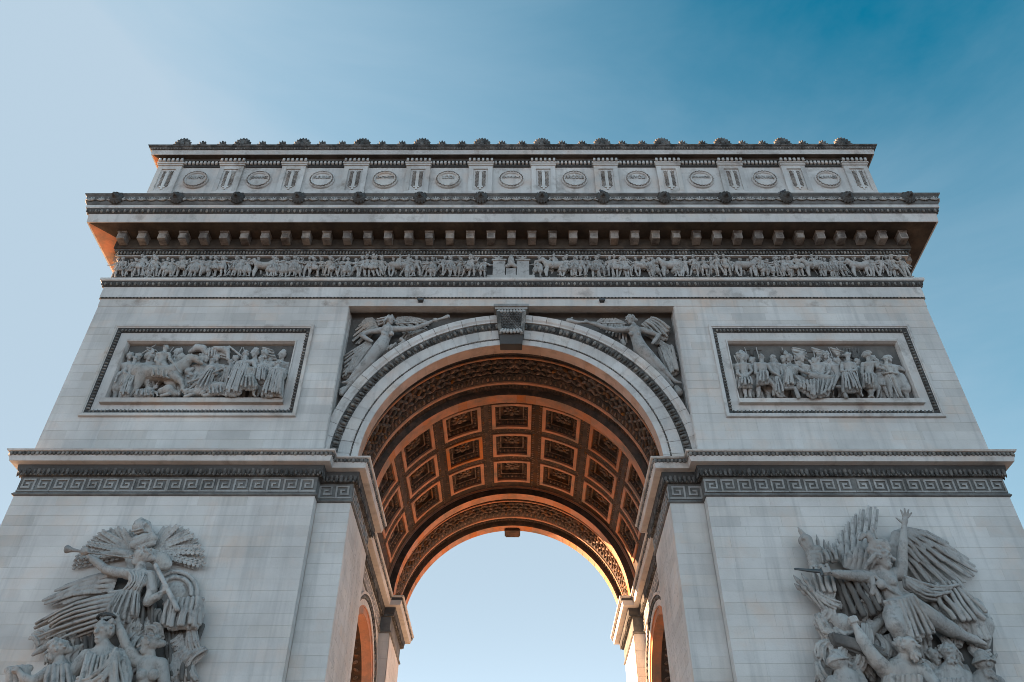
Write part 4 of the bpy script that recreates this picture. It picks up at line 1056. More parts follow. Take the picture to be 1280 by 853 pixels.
S.c([(512,755,1.2,.19),(508,778,1.1,.24)], .1); S.c([(505,800,1.05,.42),(500,850,1.05,.38),(492,940,1.05,.5),(480,1230,1.0,.75)], .15)
S.c([(466,782,1.1,.25),(548,792,1.1,.25)], .12)
for x in (482, 522): S.c([(x,826,1.42,.19),(x,832,1.42,.18)], .1)
S.c([(464,780,1.15,.25),(445,752,1.3,.21),(428,722,1.35,.18)], .06); S.c([(428,722,1.35,.18),(412,682,1.42,.17),(402,652,1.45,.10)], .05)
S.hand((404,655,1.45), [(378,622,1.55),(388,616,1.58),(398,617,1.58),(407,624,1.55)], .075, thumb=(378,640,1.6))
S.c([(550,794,1.15,.25),(562,870,1.2,.21),(540,930,1.4,.16)], .06)
S.folds([(450,890,1.4),(550,890,1.4)], [(430,1200,1.5),(560,1200,1.5)], 13, .09, .12, .1, .04, seed=14)
S.obj('crowning_figure', grpL, M_SCULPT, .030)
S = Sculpt(YF, f4, .18)
S.feathers([(560,800,.5),(585,755,.5),(612,740,.5)], [(560,900,.45),(590,900,.45),(630,850,.45)], 8, .12, .07, .5, .06); S.feathers([(575,775,.65),(615,745,.6)], [(580,850,.6),(612,820,.55)], 6, .11, .09, .5, .05)
S.c([(455,700,.6,.25),(470,725,.7,.22),(455,745,.6,.2)], .05)
S.obj('wing', grpL, M_SCULPT, .032)
S = Sculpt(YF, f4, .18); frond(S, (585,930,.7), (648,722,.4), 13, .5, .055, .35); S.obj('palm_branch', grpL, M_SCULPT, .030)
S = Sculpt(YF, f4, .18)                                   # kneeling figure
S.head((192,748,1.45), .78, (-1,.4,-.08), hair='bun', seed=9)
S.c([(168,722,1.45,.1),(190,712,1.45,.13),(222,722,1.4,.14),(232,745,1.3,.12)], .03)
S.c([(204,778,1.3,.2),(206,798,1.2,.25)], .1); S.c([(205,815,1.15,.42),(205,880,1.15,.48),(215,1000,1.15,.7),(220,1230,1.0,.9)], .15)
S.c([(162,822,1.2,.25),(245,812,1.2,.25)], .1); S.c([(162,822,1.3,.23),(112,852,1.5,.2)], .06); S.c([(112,852,1.5,.19),(82,838,1.55,.16),(64,818,1.55,.1)], .05); S.fist((56,812,1.55), .13)
S.folds([(170,805,1.5),(245,800,1.5)], [(130,960,1.6),(290,960,1.6)], 11, .08, .1, .08, .03, seed=15)
S.obj('kneeling_figure', grpL, M_SCULPT, .030)
S = Sculpt(YF, f4, .18); S.head((264,750,.85), .62, (-.3,1,0), hair='curl', seed=10); S.c([(266,780,.7,.16),(270,830,.6,.35)], .1); S.obj('head', grpL, M_SCULPT, .04)
S = Sculpt(YF, f4, .18); S.folds([(30,815,1.1),(98,806,1.2)], [(30,960,1.1),(110,960,1.2)], 7, .12, .12, .06, .05, seed=16); S.c([(28,812,1.1,.14),(100,806,1.2,.14)], .05); S.obj('drapery', grpL, M_SCULPT, .04)

# ------------------------------------------------------------------ right sculpture group: winged warrior calling the volunteers
f5 = zoom(960, 540, 2.725, YF)
S = Sculpt(YF, f5, .18)
for ch in ([(290,540,.05,.8),(390,620,.05,1.2),(470,760,.1,1.6),(440,950,.2,2.0),(430,1230,.2,2.1)], [(640,580,.05,.7),(690,690,.1,.8),(680,850,.15,1.1),(680,1000,.2,1.4),(660,1230,.2,1.6)], [(280,700,.1,.7),(260,900,.15,1.1),(270,1230,.2,1.3)]): S.c(ch, .2, .36)
S.folds([(215,500,.75),(330,490,.9)], [(275,640,.7),(415,625,.9)], 11, .11, .13, .14, .04, seed=21)
S.folds([(215,690,1.1),(232,730,1.1)], [(395,752,1.3),(400,800,1.3)], 7, .10, .10, .12, .04, seed=22)
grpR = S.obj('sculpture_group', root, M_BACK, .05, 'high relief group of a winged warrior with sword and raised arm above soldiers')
for k_, rc in enumerate(([(190,330,520,660,.65)], [(320,420,560,690,.8)], [(330,560,690,760,.9)], [(190,260,680,850,.7)], [(600,700,560,700,.7)], [(520,760,730,840,.85)], [(270,420,740,850,1.0)], [(660,745,600,720,.6)])):
    S = Sculpt(YF, f5); S.clutter(rc, 9, .85, .05, 200+k_); S.obj('drapery', grpR, M_SCULPT, .030)
S = Sculpt(YF, f5, .18)                                   # winged warrior
S.head((388,434,1.45), .98, (.86,.52,0), hair='long', seed=22)
S.c([(352,402,1.4,.2),(366,388,1.45,.26),(392,386,1.5,.25),(408,400,1.6,.14)], .06); S.c([(372,385,1.4,.16),(352,368,1.4,.17),(342,345,1.35,.11)], .05); S.c([(345,352,1.35,.1),(325,352,1.4,.12),(312,366,1.45,.07)], .04); S.c([(352,345,1.3,.05),(356,325,1.3,.06),(366,340,1.3,.05),(370,362,1.3,.06)], .03)
S.c([(392,468,1.25,.24),(395,486,1.2,.27)], .1); S.c([(402,508,1.15,.44),(415,545,1.15,.37),(438,588,1.15,.42)], .12); S.c([(346,497,1.1,.28),(448,484,1.1,.28)], .14)
for x, y in ((385,518),(424,508)): S.c([(x,y,1.52,.19),(x+2,y+4,1.53,.18)], .1)
S.c([(346,497,1.15,.27),(310,492,1.3,.24),(274,489,1.42,.2)], .06); S.c([(274,489,1.42,.2),(240,485,1.55,.18),(212,479,1.62,.11)], .05); S.fist((197,477,1.65), .16, (1,0,.1))
S.c([(450,484,1.15,.26),(455,450,1.25,.24),(457,412,1.3,.20)], .06); S.c([(457,412,1.3,.2),(460,375,1.35,.18),(463,328,1.4,.11)], .05)
S.hand((463,326,1.4), [(451,266,1.5),(465,261,1.52),(479,265,1.5),(489,276,1.48)], .085, thumb=(436,293,1.5))
S.c([(398,580,1.5,.08),(440,575,1.6,.08),(492,556,1.4,.08)], .03); S.c([(362,490,1.5,.07),(420,540,1.6,.07),(450,560,1.5,.07)], .03)
S.c([(480,592,1.15,.46),(530,622,1.3,.42),(575,646,1.3,.36)], .08); S.c([(575,646,1.3,.35),(620,672,1.25,.3),(672,697,1.15,.18)], .08); S.c([(672,697,1.15,.18),(705,708,1.1,.16),(738,722,1.1,.08)], .05)
S.c([(436,598,1.2,.44),(428,628,1.5,.4),(432,656,1.7,.34)], .08); S.c([(432,656,1.7,.33),(455,700,1.4,.28),(480,740,1.1,.18)], .08)
S.folds([(400,585,1.45),(450,582,1.6),(500,565,1.4)], [(445,700,1.4),(490,715,1.5),(580,700,1.3)], 17, .075, .09, .07, .03, seed=24)
S.folds([(465,500,1.2),(470,530,1.2)], [(650,525,.9),(590,580,1.1)], 6, .09, .07, .09, .03, sag=.25, seed=25)
S.folds([(350,500,1.25),(345,520,1.2)], [(330,560,1.0),(395,610,1.0)], 6, .09, .1, .08, .03, seed=26)
S.obj('winged_figure', grpR, M_SCULPT, .030)
S = Sculpt(YF, f5, .18); S.c([(215,478,1.68,.085),(150,473,1.72,.085),(92,467,1.76,.05)], .01, .5); S.c([(182,468,1.7,.07),(184,488,1.7,.07)], .02); S.obj('sword', grpR, M_SWORD, .03)
S = Sculpt(YF, f5, .18)
S.feathers([(340,470,.45),(300,465,.45),(262,455,.4),(248,440,.4)], [(380,268,.4),(345,256,.4),(305,275,.38),(268,315,.35),(236,362,.32),(226,398,.32)], 15, .115, .06, .5, .07)
S.feathers([(340,470,.6),(300,468,.6),(255,455,.55)], [(365,360,.55),(310,350,.55),(250,400,.5)], 11, .12, .09, .5, .06)
S.feathers([(340,472,.72),(300,470,.72),(258,458,.68)], [(350,415,.7),(305,400,.7),(262,425,.65)], 9, .12, .1, .5, .06)
S.obj('wing', grpR, M_FIG, .030)
S = Sculpt(YF, f5, .18)
S.feathers([(440,400,.45),(442,360,.45),(470,340,.45),(530,350,.4)], [(505,508,.35),(580,518,.35),(660,515,.3),(705,482,.3),(695,458,.3),(655,418,.3)], 15, .13, .085, .45, .08)
S.feathers([(440,390,.6),(445,358,.6),(470,340,.58),(525,345,.5)], [(490,440,.5),(540,450,.5),(600,440,.45),(640,405,.4)], 12, .12, .08, .45, .06)
S.feathers([(438,385,.72),(445,355,.72),(470,340,.68),(505,340,.6)], [(465,410,.62),(500,410,.6),(545,400,.55),(580,372,.5)], 10, .11, .08, .45, .06)
S.c([(432,440,.4,.2),(424,390,.55,.22),(436,352,.6,.2),(470,334,.5,.15),(540,345,.4,.12),(610,380,.3,.09)], .05)
S.obj('wing', grpR, M_SCULPT, .030)
S = Sculpt(YF, f5, .18)                                   # billowing cloak
S.folds([(520,535,.8),(600,520,.9),(650,520,.8)], [(600,650,.8),(690,660,.9),(752,640,.7)], 13, .10, .13, .16, .05, sag=.2, seed=27)
S.folds([(640,530,.7),(690,600,.8)], [(690,720,.7),(745,720,.6)], 8, .14, .14, .1, .05, seed=28)
S.c([(700,600,.5,.42),(726,660,.5,.45),(725,715,.5,.35)], .15); S.c([(735,625,.5,.15),(760,637,.45,.06)], .05); S.c([(765,775,.7,.1),(780,758,.7,.05)], .03)
S.c([(660,600,.8,.2),(668,640,.85,.16),(640,670,.8,.1)], .06)
S.obj('cloak', grpR, M_SCULPT, .04)
S = Sculpt(YF, f5, .18)                                   # standard with cock and cuirass
S.c([(128,372,.6,.3),(138,392,.6,.25)], .06); S.c([(122,355,.6,.14),(110,338,.6,.09),(102,326,.6,.03)], .04); S.c([(118,372,.85,.14),(122,385,.85,.13)], .03, 1, True)
for i in range(5): S.c([(140+i*4,402+i*16,.6,.2),(172-i*2,400+i*16,.6,.16)], .03)
S.folds([(170,420,.65),(230,400,.6)], [(180,450,.7),(245,440,.7)], 5, .08, .08, .06, .03, seed=30)
for x, y in ((165,350),(190,365),(205,372),(220,380)): S.c([(x,y,.4,.02),(x+4,y+22,.4,.08),(x+10,y+60,.4,.04)], .02)
S.c([(150,430,.6,.18),(165,500,.6,.16),(185,540,.6,.14)], .06); S.folds([(140,470,.7),(200,460,.8)], [(170,560,.7),(230,560,.8)], 6, .09, .1, .08, .03, seed=31)
S.obj('standard', grpR, M_SCULPT, .030)
for k, (a, b, d_) in enumerate((((84,486),(244,668),.75),((88,516),(228,640),.55),((112,480),(252,690),.9),((165,490),(248,600),.8),((156,640),(212,752),.7),((182,660),(222,756),.8))):
    S = Sculpt(YF, f5, .18); A_, B_ = np.array(a), np.array(b); g_ = lambda t: tuple(A_+(B_-A_)*t)
    S.c([(*g_(0), d_,.02),(*g_(.12), d_,.10),(*g_(.2), d_,.06)], .02); S.c([(*g_(.24), d_,.11),(*g_(.27), d_,.11)], .02); S.c([(*g_(.2), d_,.065),(*g_(1), d_,.07)], .02)
    S.obj('spear', grpR, M_SCULPT, .034)
S = Sculpt(YF, f5, .18)                                   # helmet and raised fist of the bearded leader
S.head((478,738,1.75), .95, (.55,.8,.1), hair='curl', beard=True, seed=31)
S.c([(465,775,1.5,.28),(455,800,1.4,.35)], .1); S.c([(450,825,1.3,.6),(440,900,1.3,.62),(430,1050,1.3,.75),(430,1230,1.1,.8)], .15)
S.c([(395,812,1.4,.3),(520,815,1.4,.32)], .12); S.c([(405,815,1.5,.32),(375,785,1.65,.29),(345,745,1.7,.23)], .06); S.c([(345,745,1.7,.24),(320,705,1.7,.22),(298,662,1.7,.12)], .05); S.fist((289,645,1.7), .17, (1,0,.2))
S.c([(530,818,1.45,.3),(570,870,1.6,.26),(520,930,1.8,.2)], .06)
S.folds([(400,840,1.8),(520,840,1.8)], [(380,1150,1.8),(530,1150,1.8)], 13, .10, .12, .1, .04, seed=32)
S.obj('bearded_figure', grpR, M_SCULPT, .030)
S = Sculpt(YF, f5, .18); S.c([(250,650,.9,.36),(262,660,.95,.36)], .08); S.c([(228,672,.95,.09),(262,690,1.15,.09),(296,676,1.0,.09)], .03); S.c([(345,690,1.0,.2),(380,650,1.0,.17),(405,640,1.0,.13)], .05); S.obj('helmet', grpR, M_SCULPT, .030)
for (hd_, hh_, fc_, hair_, brd, tor, sd_) in (((243,792,1.45), .86, (.92,.35,.1), 'cap', False, [(268,850,1.25,.5),(280,930,1.2,.6),(280,1230,1.1,.8)], 41), ((617,758,1.45), .82, (-.35,.85,.15), 'curl', True, [(625,830,1.25,.5),(630,930,1.2,.6),(630,1230,1.1,.8)], 42), ((738,795,1.35), .88, (-.15,1,-.08), 'cap', True, [(735,850,1.1,.42),(730,950,1.1,.55),(720,1230,1.0,.75)], 43), ((568,770,1.1), .7, (.2,.9,0), 'curl', False, [(570,840,.95,.4),(570,1000,.9,.6)], 44)):
    S = Sculpt(YF, f5, .18); S.head(hd_, hh_, fc_, hair=hair_, beard=brd, seed=sd_); S.c([(hd_[0]+6,hd_[1]+30,hd_[2]-.15,.22),(*tor[0][:3],tor[0][3]*.7)], .1); S.c(tor, .15)
    x, y, d_, r_2 = tor[0]; S.c([(x-45,y+5,d_,.27),(x+45,y+5,d_,.27)], .12); S.c([(x-48,y+6,d_,.26),(x-60,y+70,d_+.2,.22),(x-20,y+120,d_+.5,.16)], .06); S.c([(x+48,y+6,d_,.26),(x+58,y+70,d_+.2,.22),(x+20,y+120,d_+.5,.16)], .06)
    S.folds([(x-40,y+20,d_+.45),(x+40,y+20,d_+.45)], [(x-60,y+330,d_+.5),(x+60,y+330,d_+.5)], 11, .08, .11, .09, .04, seed=sd_)
    S.obj('soldier_figure', grpR, M_SCULPT, .030)
for s, xs in ((-1, (-20.2,-10.9)), (1, (11.0,20.4))):
    mb = MB(); mb.box(xs[0],xs[1],YF-2.3,YF+.1,6.9,7.5); mb.box(xs[0]+.15,xs[1]-.15,YF-2.1,YF+.1,4.6,6.9); mb.box(xs[0]-.15,xs[1]+.15,YF-2.5,YF+.1,3.4,4.6)
    mb.obj('sculpture_pedestal', M_TRIM, root)

# ------------------------------------------------------------------ frieze procession
YZ = YF+0.05
def fm(x, z, d): return (x, d, z)
variants = []
r = random.Random(12)
for v in range(14):
    S = Sculpt(0.0, fm); fx = (-1)**v
    lean = r.uniform(-.10,.10); st = r.uniform(.10,.30); sw = r.uniform(-.1,.1)
    A1 = r.choice([((-.30,.95,.1),(-.42,1.2,.15)),((-.26,.85,.05),(-.10,.70,.25)),((-.28,.84,.0),(-.34,.62,.05)),((-.30,1.12,.1),(-.16,1.36,.15)),((-.36,1.0,.1),(-.60,1.02,.12))])
    A2 = r.choice([((.28,.85,.1),(.12,.78,.25)),((.30,.86,.0),(.36,.62,.05)),((.30,1.1,.1),(.42,1.30,.1)),((.36,.98,.1),(.55,.92,.1))])
    S.figure(.10, (lean*1.2,1.40,.10), (lean,1.27), ((lean-.20,1.16,.02),(lean+.20,1.16,.02)), (0,.80,.05), [A1, A2], [((-st*.6-.05,.45,.08*r.random()),(-st-.05,.08),(-st-.05+fx*.12,.04,.08)),((st*.55+.03,.45,.12*r.random()),(st*.7,.08),(st*.7+fx*.12,.04,.08))], .98,
             face=(fx*.7,.7,0), hair=r.choice(['curl','helmet','hat','curl']), seed=v, hh=.27, coat=(v % 5 == 0), robe=([(-.14,.86),(.14,.86)], [(-.22,.45),(.22,.45)], 5) if v % 4 == 1 else None)
    if v % 5 == 3: S.c([(-.2,.1,.3,.022),(.1,1.42,.28,.022)], .01)
    if v % 5 == 1: S.c([(.05,.6,.3,.17),(.10,.62,.3,.17)], .04, .5)
    variants.append(S.data('frieze_figure', M_FIG, .027))
# ------------------------------------------------------------------ framed reliefs
YP = YF+0.36
def rframe(name, x0, x1, z0, z1, prof, mat, parent):
    """profile (inset, projection) mitred round an upright rectangle"""
    V = []; F = []
    for t, pr in prof:
        tx, tz = t*.86, t
        V += [(x0+tx,YF-pr,z0+tz),(x1-tx,YF-pr,z0+tz),(x1-tx,YF-pr,z1-tz),(x0+tx,YF-pr,z1-tz)]
    for j in range(len(prof)-1):
        for i in range(4): F.append((4*j+i, 4*j+(i+1)%4, 4*j+4+(i+1)%4, 4*j+4+i))
    return obj(name, V, F, mat, parent)
panels = {}
for s in (-1, 1):
    x0, x1, z0, z1 = (-21.05,-10.48,25.28,31.2) if s < 0 else (10.48,21.08,25.27,31.22)
    fr_ = rframe('relief_panel', x0, x1, z0, z1, [(-.02,-.05),(-.02,.10),(0,.14),(.14,.14),(.16,.09),(.20,.08)], M_TRIM, root); panels[s] = fr_
    fr_['label'] = 'framed relief with mounted officer among robed men' if s < 0 else 'framed relief of mourners and soldiers round a bier'
    rframe('egg_band', x0, x1, z0, z1, [(.20,.08),(.24,.05),(.44,-.06)], M_BLACK, fr_)
    rframe('flat_border', x0, x1, z0, z1, [(.44,-.06),(.50,-.07),(.90,-.08)], M_TRIM, fr_)
    rframe('inner_fillet', x0, x1, z0, z1, [(.90,-.08),(.92,-.02),(1.0,-.04),(1.02,-.1),(1.06,-.2),(1.06,-.36)], M_TRIM, fr_)
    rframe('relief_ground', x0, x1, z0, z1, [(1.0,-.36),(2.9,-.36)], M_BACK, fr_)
    mb = MB(); mb.box(x0+.75,x1-.75,YF-.16,YF+.5,z0+.80,z0+1.06); mb.obj('relief_sill', M_TRIM, fr_)
    F_ = []
    for t in np.arange(x0+.42, x1-.3, .19): F_ += [((t,YF-.03,z1-.33),(1,0,0),(0,-1,0),(0,0,1)), ((t,YF-.03,z0+.33),(1,0,0),(0,-1,0),(0,0,1))]
    for t in np.arange(z0+.5, z1-.4, .19): F_ += [((x0+.285,YF-.03,t),(0,0,1),(0,-1,0),(1,0,0)), ((x1-.285,YF-.03,t),(0,0,1),(0,-1,0),(1,0,0))]
    scatter('egg_and_dart', ICOV*np.array((.06,.06,.10)), ICOF, F_, M_EGG, fr_, jit=.2)
HP = .03
f6 = zoom(130, 405, 5.3333, YP); P6 = panels[-1]
def fig6(name, pf, par, *a, rel=(), **k):
    S = Sculpt(YP, pf); S.figure(*a, **k)
    for fn in rel: fn(S)
    return S.obj(name, par, M_FIG, HP)
fig6('standing_figure', f6, P6, .22, (210,238), (200,262), ((165,278),(232,288)), (178,365), [((136,322,.15),(178,352,.25)),((228,330,.1),(188,350,.25))], [((158,425),(138,478),(125,486)),((200,425),(215,478),(232,484))], 1.62, face=(.6,.8,0), hair='hat', coat=True, robe=([(150,350),(205,350)], [(105,480),(165,480)], 8))
S = Sculpt(YP, f6)                                   # horse
S.c([(250,325,.3,.50),(330,335,.3,.44),(430,335,.3,.44),(470,330,.3,.42)], .1); S.c([(468,315,.35,.38),(520,280,.4,.30),(572,232,.45,.24)], .08); S.c([(572,228,.45,.22),(608,232,.45,.2),(640,255,.45,.13),(652,262,.45,.1)], .05)
S.c([(590,210,.45,.05),(584,195,.45,.02)], .02)
for i in range(9): S.c([(478+i*11,280-i*8,.5,.07),(470+i*11,300-i*7,.62,.05)], .02)
S.c([(255,345,.4,.36),(222,405,.4,.20),(215,430,.4,.13)], .05); S.c([(215,430,.4,.12),(178,470,.4,.09),(168,482,.4,.1)], .03); S.c([(280,350,.2,.3),(300,420,.2,.15),(275,480,.2,.09)], .05)
S.c([(470,350,.45,.28),(515,385,.5,.15),(528,420,.5,.09),(522,440,.5,.1)], .04); S.c([(460,360,.25,.26),(470,420,.2,.12),(466,478,.2,.09)], .04)
S.c([(232,305,.35,.12),(212,330,.35,.14),(195,400,.3,.12),(165,455,.3,.05)], .05); S.folds([(300,300,.7),(400,310,.75)], [(310,345,.75),(395,350,.78)], 5, .06, .06, .03, .02)
S.obj('horse', P6, M_FIG, HP)
S = Sculpt(YP, f6); S.c([(500,290,.15,.3),(545,290,.2,.22),(560,330,.25,.15),(585,340,.3,.1)], .05); S.c([(560,320,.3,.18),(590,300,.3,.1)], .04); S.obj('horse_head', P6, M_FIG, HP)
fig6('rider', f6, P6, .45, (412,168), (402,190), ((362,205),(432,205)), (385,272), [((345,245,.1),(388,268,.2)),((442,238,.15),(472,272,.2))], [((425,300,.15),(412,352,.2),(432,362,.25)),((425,302,.1),(414,350,.1),(434,362,.1))], 1.62, face=(.9,.4,-.1), hair='hat')
fig6('turbaned_figure', f6, P6, .05, (500,188), (500,210), ((465,222),(535,222)), (500,290), [((450,255),(470,280)),((545,250),(560,270))], [((490,360),(490,470),(500,478)),((510,360),(512,470),(520,478))], 1.5, face=(.2,1,0), hair='hat')
fig6('kneeling_figure', f6, P6, .3, (722,248), (716,272), ((692,292),(748,295)), (668,352), [((660,335,.1),(620,365,.15)),((752,335,.1),(712,335,.25))], [((608,400),(650,455),(690,470)),((625,390,.1),(580,425,.1),(560,440,.1))], 1.5, face=(-.5,.8,0), hair='curl', robe=([(690,300),(735,310)], [(600,425),(690,440)], 7))
S = Sculpt(YP, f6); S.c([(808,290,.6,.03),(720,330,.6,.05),(560,392,.55,.06)], .01); S.obj('musket', P6, M_FIG, HP)
S = Sculpt(YP, f6); S.c([(345,140,.2,.03),(240,205,.2,.04)], .01); S.c([(470,275,.75,.03),(512,330,.75,.035)], .01); S.obj('sabre', P6, M_FIG, HP)
S = Sculpt(YP, f6)
S.figure(.3, (345,425), (330,438), ((300,435),(325,455)), (240,462), [((290,470,.15),(320,475,.2)),((350,460,.15),(355,475,.2))], [((205,460),(195,475),(185,480)),((215,470,.1),(190,482),(180,484))], 1.35, face=(.7,.6,.4)); S.folds([(210,440,.5),(320,440,.5)], [(190,480,.5),(330,480,.5)], 8, .06, .06, .04, .03); S.obj('fallen_figure', P6, M_FIG, HP)
S = Sculpt(YP, f6); S.c([(385,455,.2,.22),(430,445,.25,.3),(470,465,.2,.2)], .08); S.head((500,470,.3), .34, (.5,.7,.3), detail=False); S.c([(430,470,.4,.1),(380,480,.4,.08)], .04); S.obj('fallen_figure', P6, M_FIG, HP)
S = Sculpt(YP, f6); S.head((545,455,.45), .38, (-.6,.6,-.4), detail=False, hair='curl'); S.c([(580,460,.3,.2),(640,455,.3,.26),(700,435,.3,.24)], .08); S.c([(590,470,.5,.09),(540,485,.5,.08)], .04); S.c([(700,440,.3,.2),(720,470,.35,.15),(670,480,.4,.1)], .05); S.obj('crouching_figure', P6, M_FIG, HP)
S = Sculpt(YP, f6); S.c([(690,445,.25,.22),(740,425,.3,.30),(800,420,.3,.24)], .08); S.folds([(680,425,.5),(800,410,.5)], [(690,470,.5),(800,465,.5)], 9, .05, .06, .05, .03); S.head((660,462,.45), .36, (-.8,.4,-.4), detail=False); S.obj('bowing_figure', P6, M_FIG, HP)
fig6('robed_figure', f6, P6, .25, (842,255), (845,280), ((815,300),(870,295)), (830,360), [((800,335,.1),(790,370,.2)),((860,330),(840,350,.2))], [((810,420),(800,470),(790,480)),((830,420),(830,470),(835,480))], 1.4, face=(-.8,.5,-.2), robe=([(830,300),(880,300)], [(795,470),(850,470)], 6))
fig6('robed_figure', f6, P6, .42, (942,205), (938,235), ((895,262),(998,255)), (905,350), [((862,310,.2),(838,350,.3)),((1010,300,.05),(985,330,.2))], [((870,420),(830,470),(815,480)),((910,420),(900,470),(895,480))], 1.75, face=(-.6,.8,-.1), hair='hat', beard=True, robe=([(880,270),(960,265)], [(805,470),(895,475)], 11))
fig6('stooping_figure', f6, P6, .55, (935,290), (950,295), ((930,305),(1000,300)), (960,365), [((905,340,.15),(890,370,.25)),((1000,345),(985,380,.1))], [((915,420,.1),(895,472),(880,482)),((1000,420,.1),(998,474),(1010,484))], 1.5, face=(-.7,.5,-.5), coat=True, robe=([(920,350),(1000,350)], [(905,430),(1005,430)], 8))
fig6('robed_figure', f6, P6, .22, (1045,238), (1050,265), ((1015,285),(1082,290)), (1045,365), [((1005,330,.1),(1030,350,.2)),((1085,335),(1060,360,.2))], [((1035,430),(1028,476),(1022,484)),((1060,430),(1050,476),(1050,484))], 1.6, face=(-.4,.9,-.1), hair='hat', robe=([(1020,290),(1082,295)], [(1012,385),(1075,388)], 8))
fig6('robed_figure', f6, P6, .45, (1158,268), (1155,290), ((1112,305),(1200,310)), (1145,375), [((1105,345,.1),(1115,365,.25)),((1205,350),(1180,395,.15))], [((1110,430),(1070,474),(1055,482)),((1150,430),(1160,478),(1170,484))], 1.65, face=(-.1,1,-.1), hair='hat', robe=([(1105,305),(1195,310)], [(1048,475),(1180,480)], 14))
fig6('turbaned_figure', f6, P6, .05, (1105,248), (1108,268), ((1085,280),(1135,280)), (1105,360), [((1080,320),(1090,345)),((1135,320),(1120,345))], [((1100,420),(1098,474),(1095,482)),((1115,420),(1115,474),(1120,482))], 1.4, hair='hat')
S = Sculpt(YP, f6); S.c([(578,185,.15,.12),(620,160,.2,.2),(660,165,.2,.2),(685,200,.2,.12)], .06); S.folds([(690,165,.2),(760,160,.2)], [(685,230,.2),(750,215,.2)], 7, .06, .05, .04, .03); S.c([(740,165,.2,.14),(800,168,.25,.16),(825,190,.2,.14)], .05); S.c([(822,165,.2,.13),(828,235,.2,.1)], .05); S.c([(835,150,.2,.05),(925,222,.25,.06)], .02); S.obj('trophy_of_standards', P6, M_FIG, HP)

f7 = zoom(905, 410, 5.3333, YP); P7 = panels[1]
fig6('standing_figure', f7, P7, .32, (122,205), (122,228), ((88,250),(165,248)), (140,335), [((92,305,.1),(128,328,.25)),((185,290,.1),(150,325,.25))], [((135,400),(145,455),(140,464)),((172,400),(175,455),(182,464))], 1.6, face=(.3,.6,.1), robe=([(105,330),(178,330)], [(105,385),(190,385)], 8))
fig6('standing_figure', f7, P7, .1, (184,215), (184,235), ((165,255),(210,255)), (190,335), [((165,290),(175,315)),((205,290),(200,315))], [((182,400),(182,455),(180,464)),((198,400),(198,455),(200,464))], 1.45, face=(-.4,.9,0))
fig6('soldier_figure', f7, P7, .42, (250,202), (250,225), ((210,245),(292,250)), (262,335), [((212,300,.1),(245,325,.2)),((322,295,.1),(362,315,.15))], [((228,400),(232,455),(222,464)),((332,385,.1),(365,455,.1),(385,462,.1))], 1.65, face=(.7,.6,-.1), hair='hat', robe=([(225,295),(300,290)], [(225,370),(300,360)], 7))
fig6('soldier_figure', f7, P7, .2, (328,200), (330,225), ((305,245),(368,248)), (348,330), [((310,290,.1),(345,315,.2)),((385,295),(400,345,.1))], [((338,395),(345,455),(340,464)),((385,390),(400,455),(410,464))], 1.6, face=(.5,.8,0), robe=([(330,330),(375,330)], [(335,440),(405,450)], 7))
fig6('bending_figure', f7, P7, .4, (497,242), (480,258), ((438,268),(492,272)), (430,345), [((470,320,.15),(505,350,.2)),((545,300,.15),(632,314,.15))], [((470,375),(420,400),(430,410)),((450,380),(410,410),(425,415))], 1.55, face=(.9,.3,-.2), robe=([(415,265),(450,290)], [(400,385),(470,390)], 9))
S = Sculpt(YP, f7)
S.c([(585,320,.45,.20),(650,335,.5,.24),(720,345,.5,.22),(760,325,.5,.12)], .08); S.folds([(485,365,.75),(600,345,.8),(745,345,.75)], [(500,400,.75),(600,455,.85),(700,440,.75)], 19, .06, .08, .07, .03, seed=50)
S.c([(760,315,.75,.1),(740,365,.8,.08),(722,410,.8,.06)], .04); S.c([(410,404,.6,.09),(505,400,.65,.09)], .02); S.c([(745,392,.6,.09),(885,400,.6,.09)], .02)
for a, b in ((478,498),(792,815)): S.c([(a,410,.65,.10),(b,462,.65,.10)], .02)
S.head((570,300,.5), .34, (-.2,.5,.8), detail=False); S.obj('bier_with_fallen_man', P7, M_FIG, HP)
fig6('helmeted_figure', f7, P7, .15, (628,215), (625,238), ((592,252),(660,258)), (622,330), [((595,290,.1),(620,300,.2)),((660,300,.1),(650,310,.25))], [((610,380),(610,455),(605,462)),((640,380),(640,455),(645,462))], 1.5, hair='helmet', face=(-.2,1,0))
fig6('bending_figure', f7, P7, .22, (705,225), (722,240), ((700,255),(770,258)), (770,330), [((700,295,.15),(680,315,.2)),((785,300,.1),(790,335,.1))], [((770,390),(770,455),(760,462)),((790,390),(790,455),(795,462))], 1.5, face=(-.8,.5,-.4))
fig6('soldier_figure', f7, P7, .5, (826,188), (828,215), ((788,242),(865,245)), (832,325), [((785,290,.15),(838,292,.3)),((880,285,.15),(835,285,.32))], [((815,395),(880,410),(885,415)),((850,395),(905,440),(925,450))], 1.65, face=(-.3,.9,0), hair='hat', coat=True, robe=([(790,300),(865,300)], [(800,420),(925,420)], 11))
fig6('soldier_figure', f7, P7, .5, (955,190), (965,215), ((925,245),(1010,235)), (965,330), [((918,300,.1),(930,325,.2)),((1025,265,.15),(1062,275,.15))], [((965,395),(975,455),(962,464)),((990,395),(985,455),(1000,464))], 1.65, face=(.6,.5,-.1), hair='helmet', coat=True, robe=([(925,305),(1000,305)], [(935,385),(1000,385)], 7))
fig6('leaning_figure', f7, P7, .25, (1015,225), (1030,245), ((1005,265),(1055,258)), (1035,330), [((1010,250,.2),(1040,245,.25)),((1050,290),(1060,300))], [((1030,395),(1025,455),(1020,464)),((1065,390),(1095,455),(1100,464))], 1.55, face=(.3,.6,-.4))
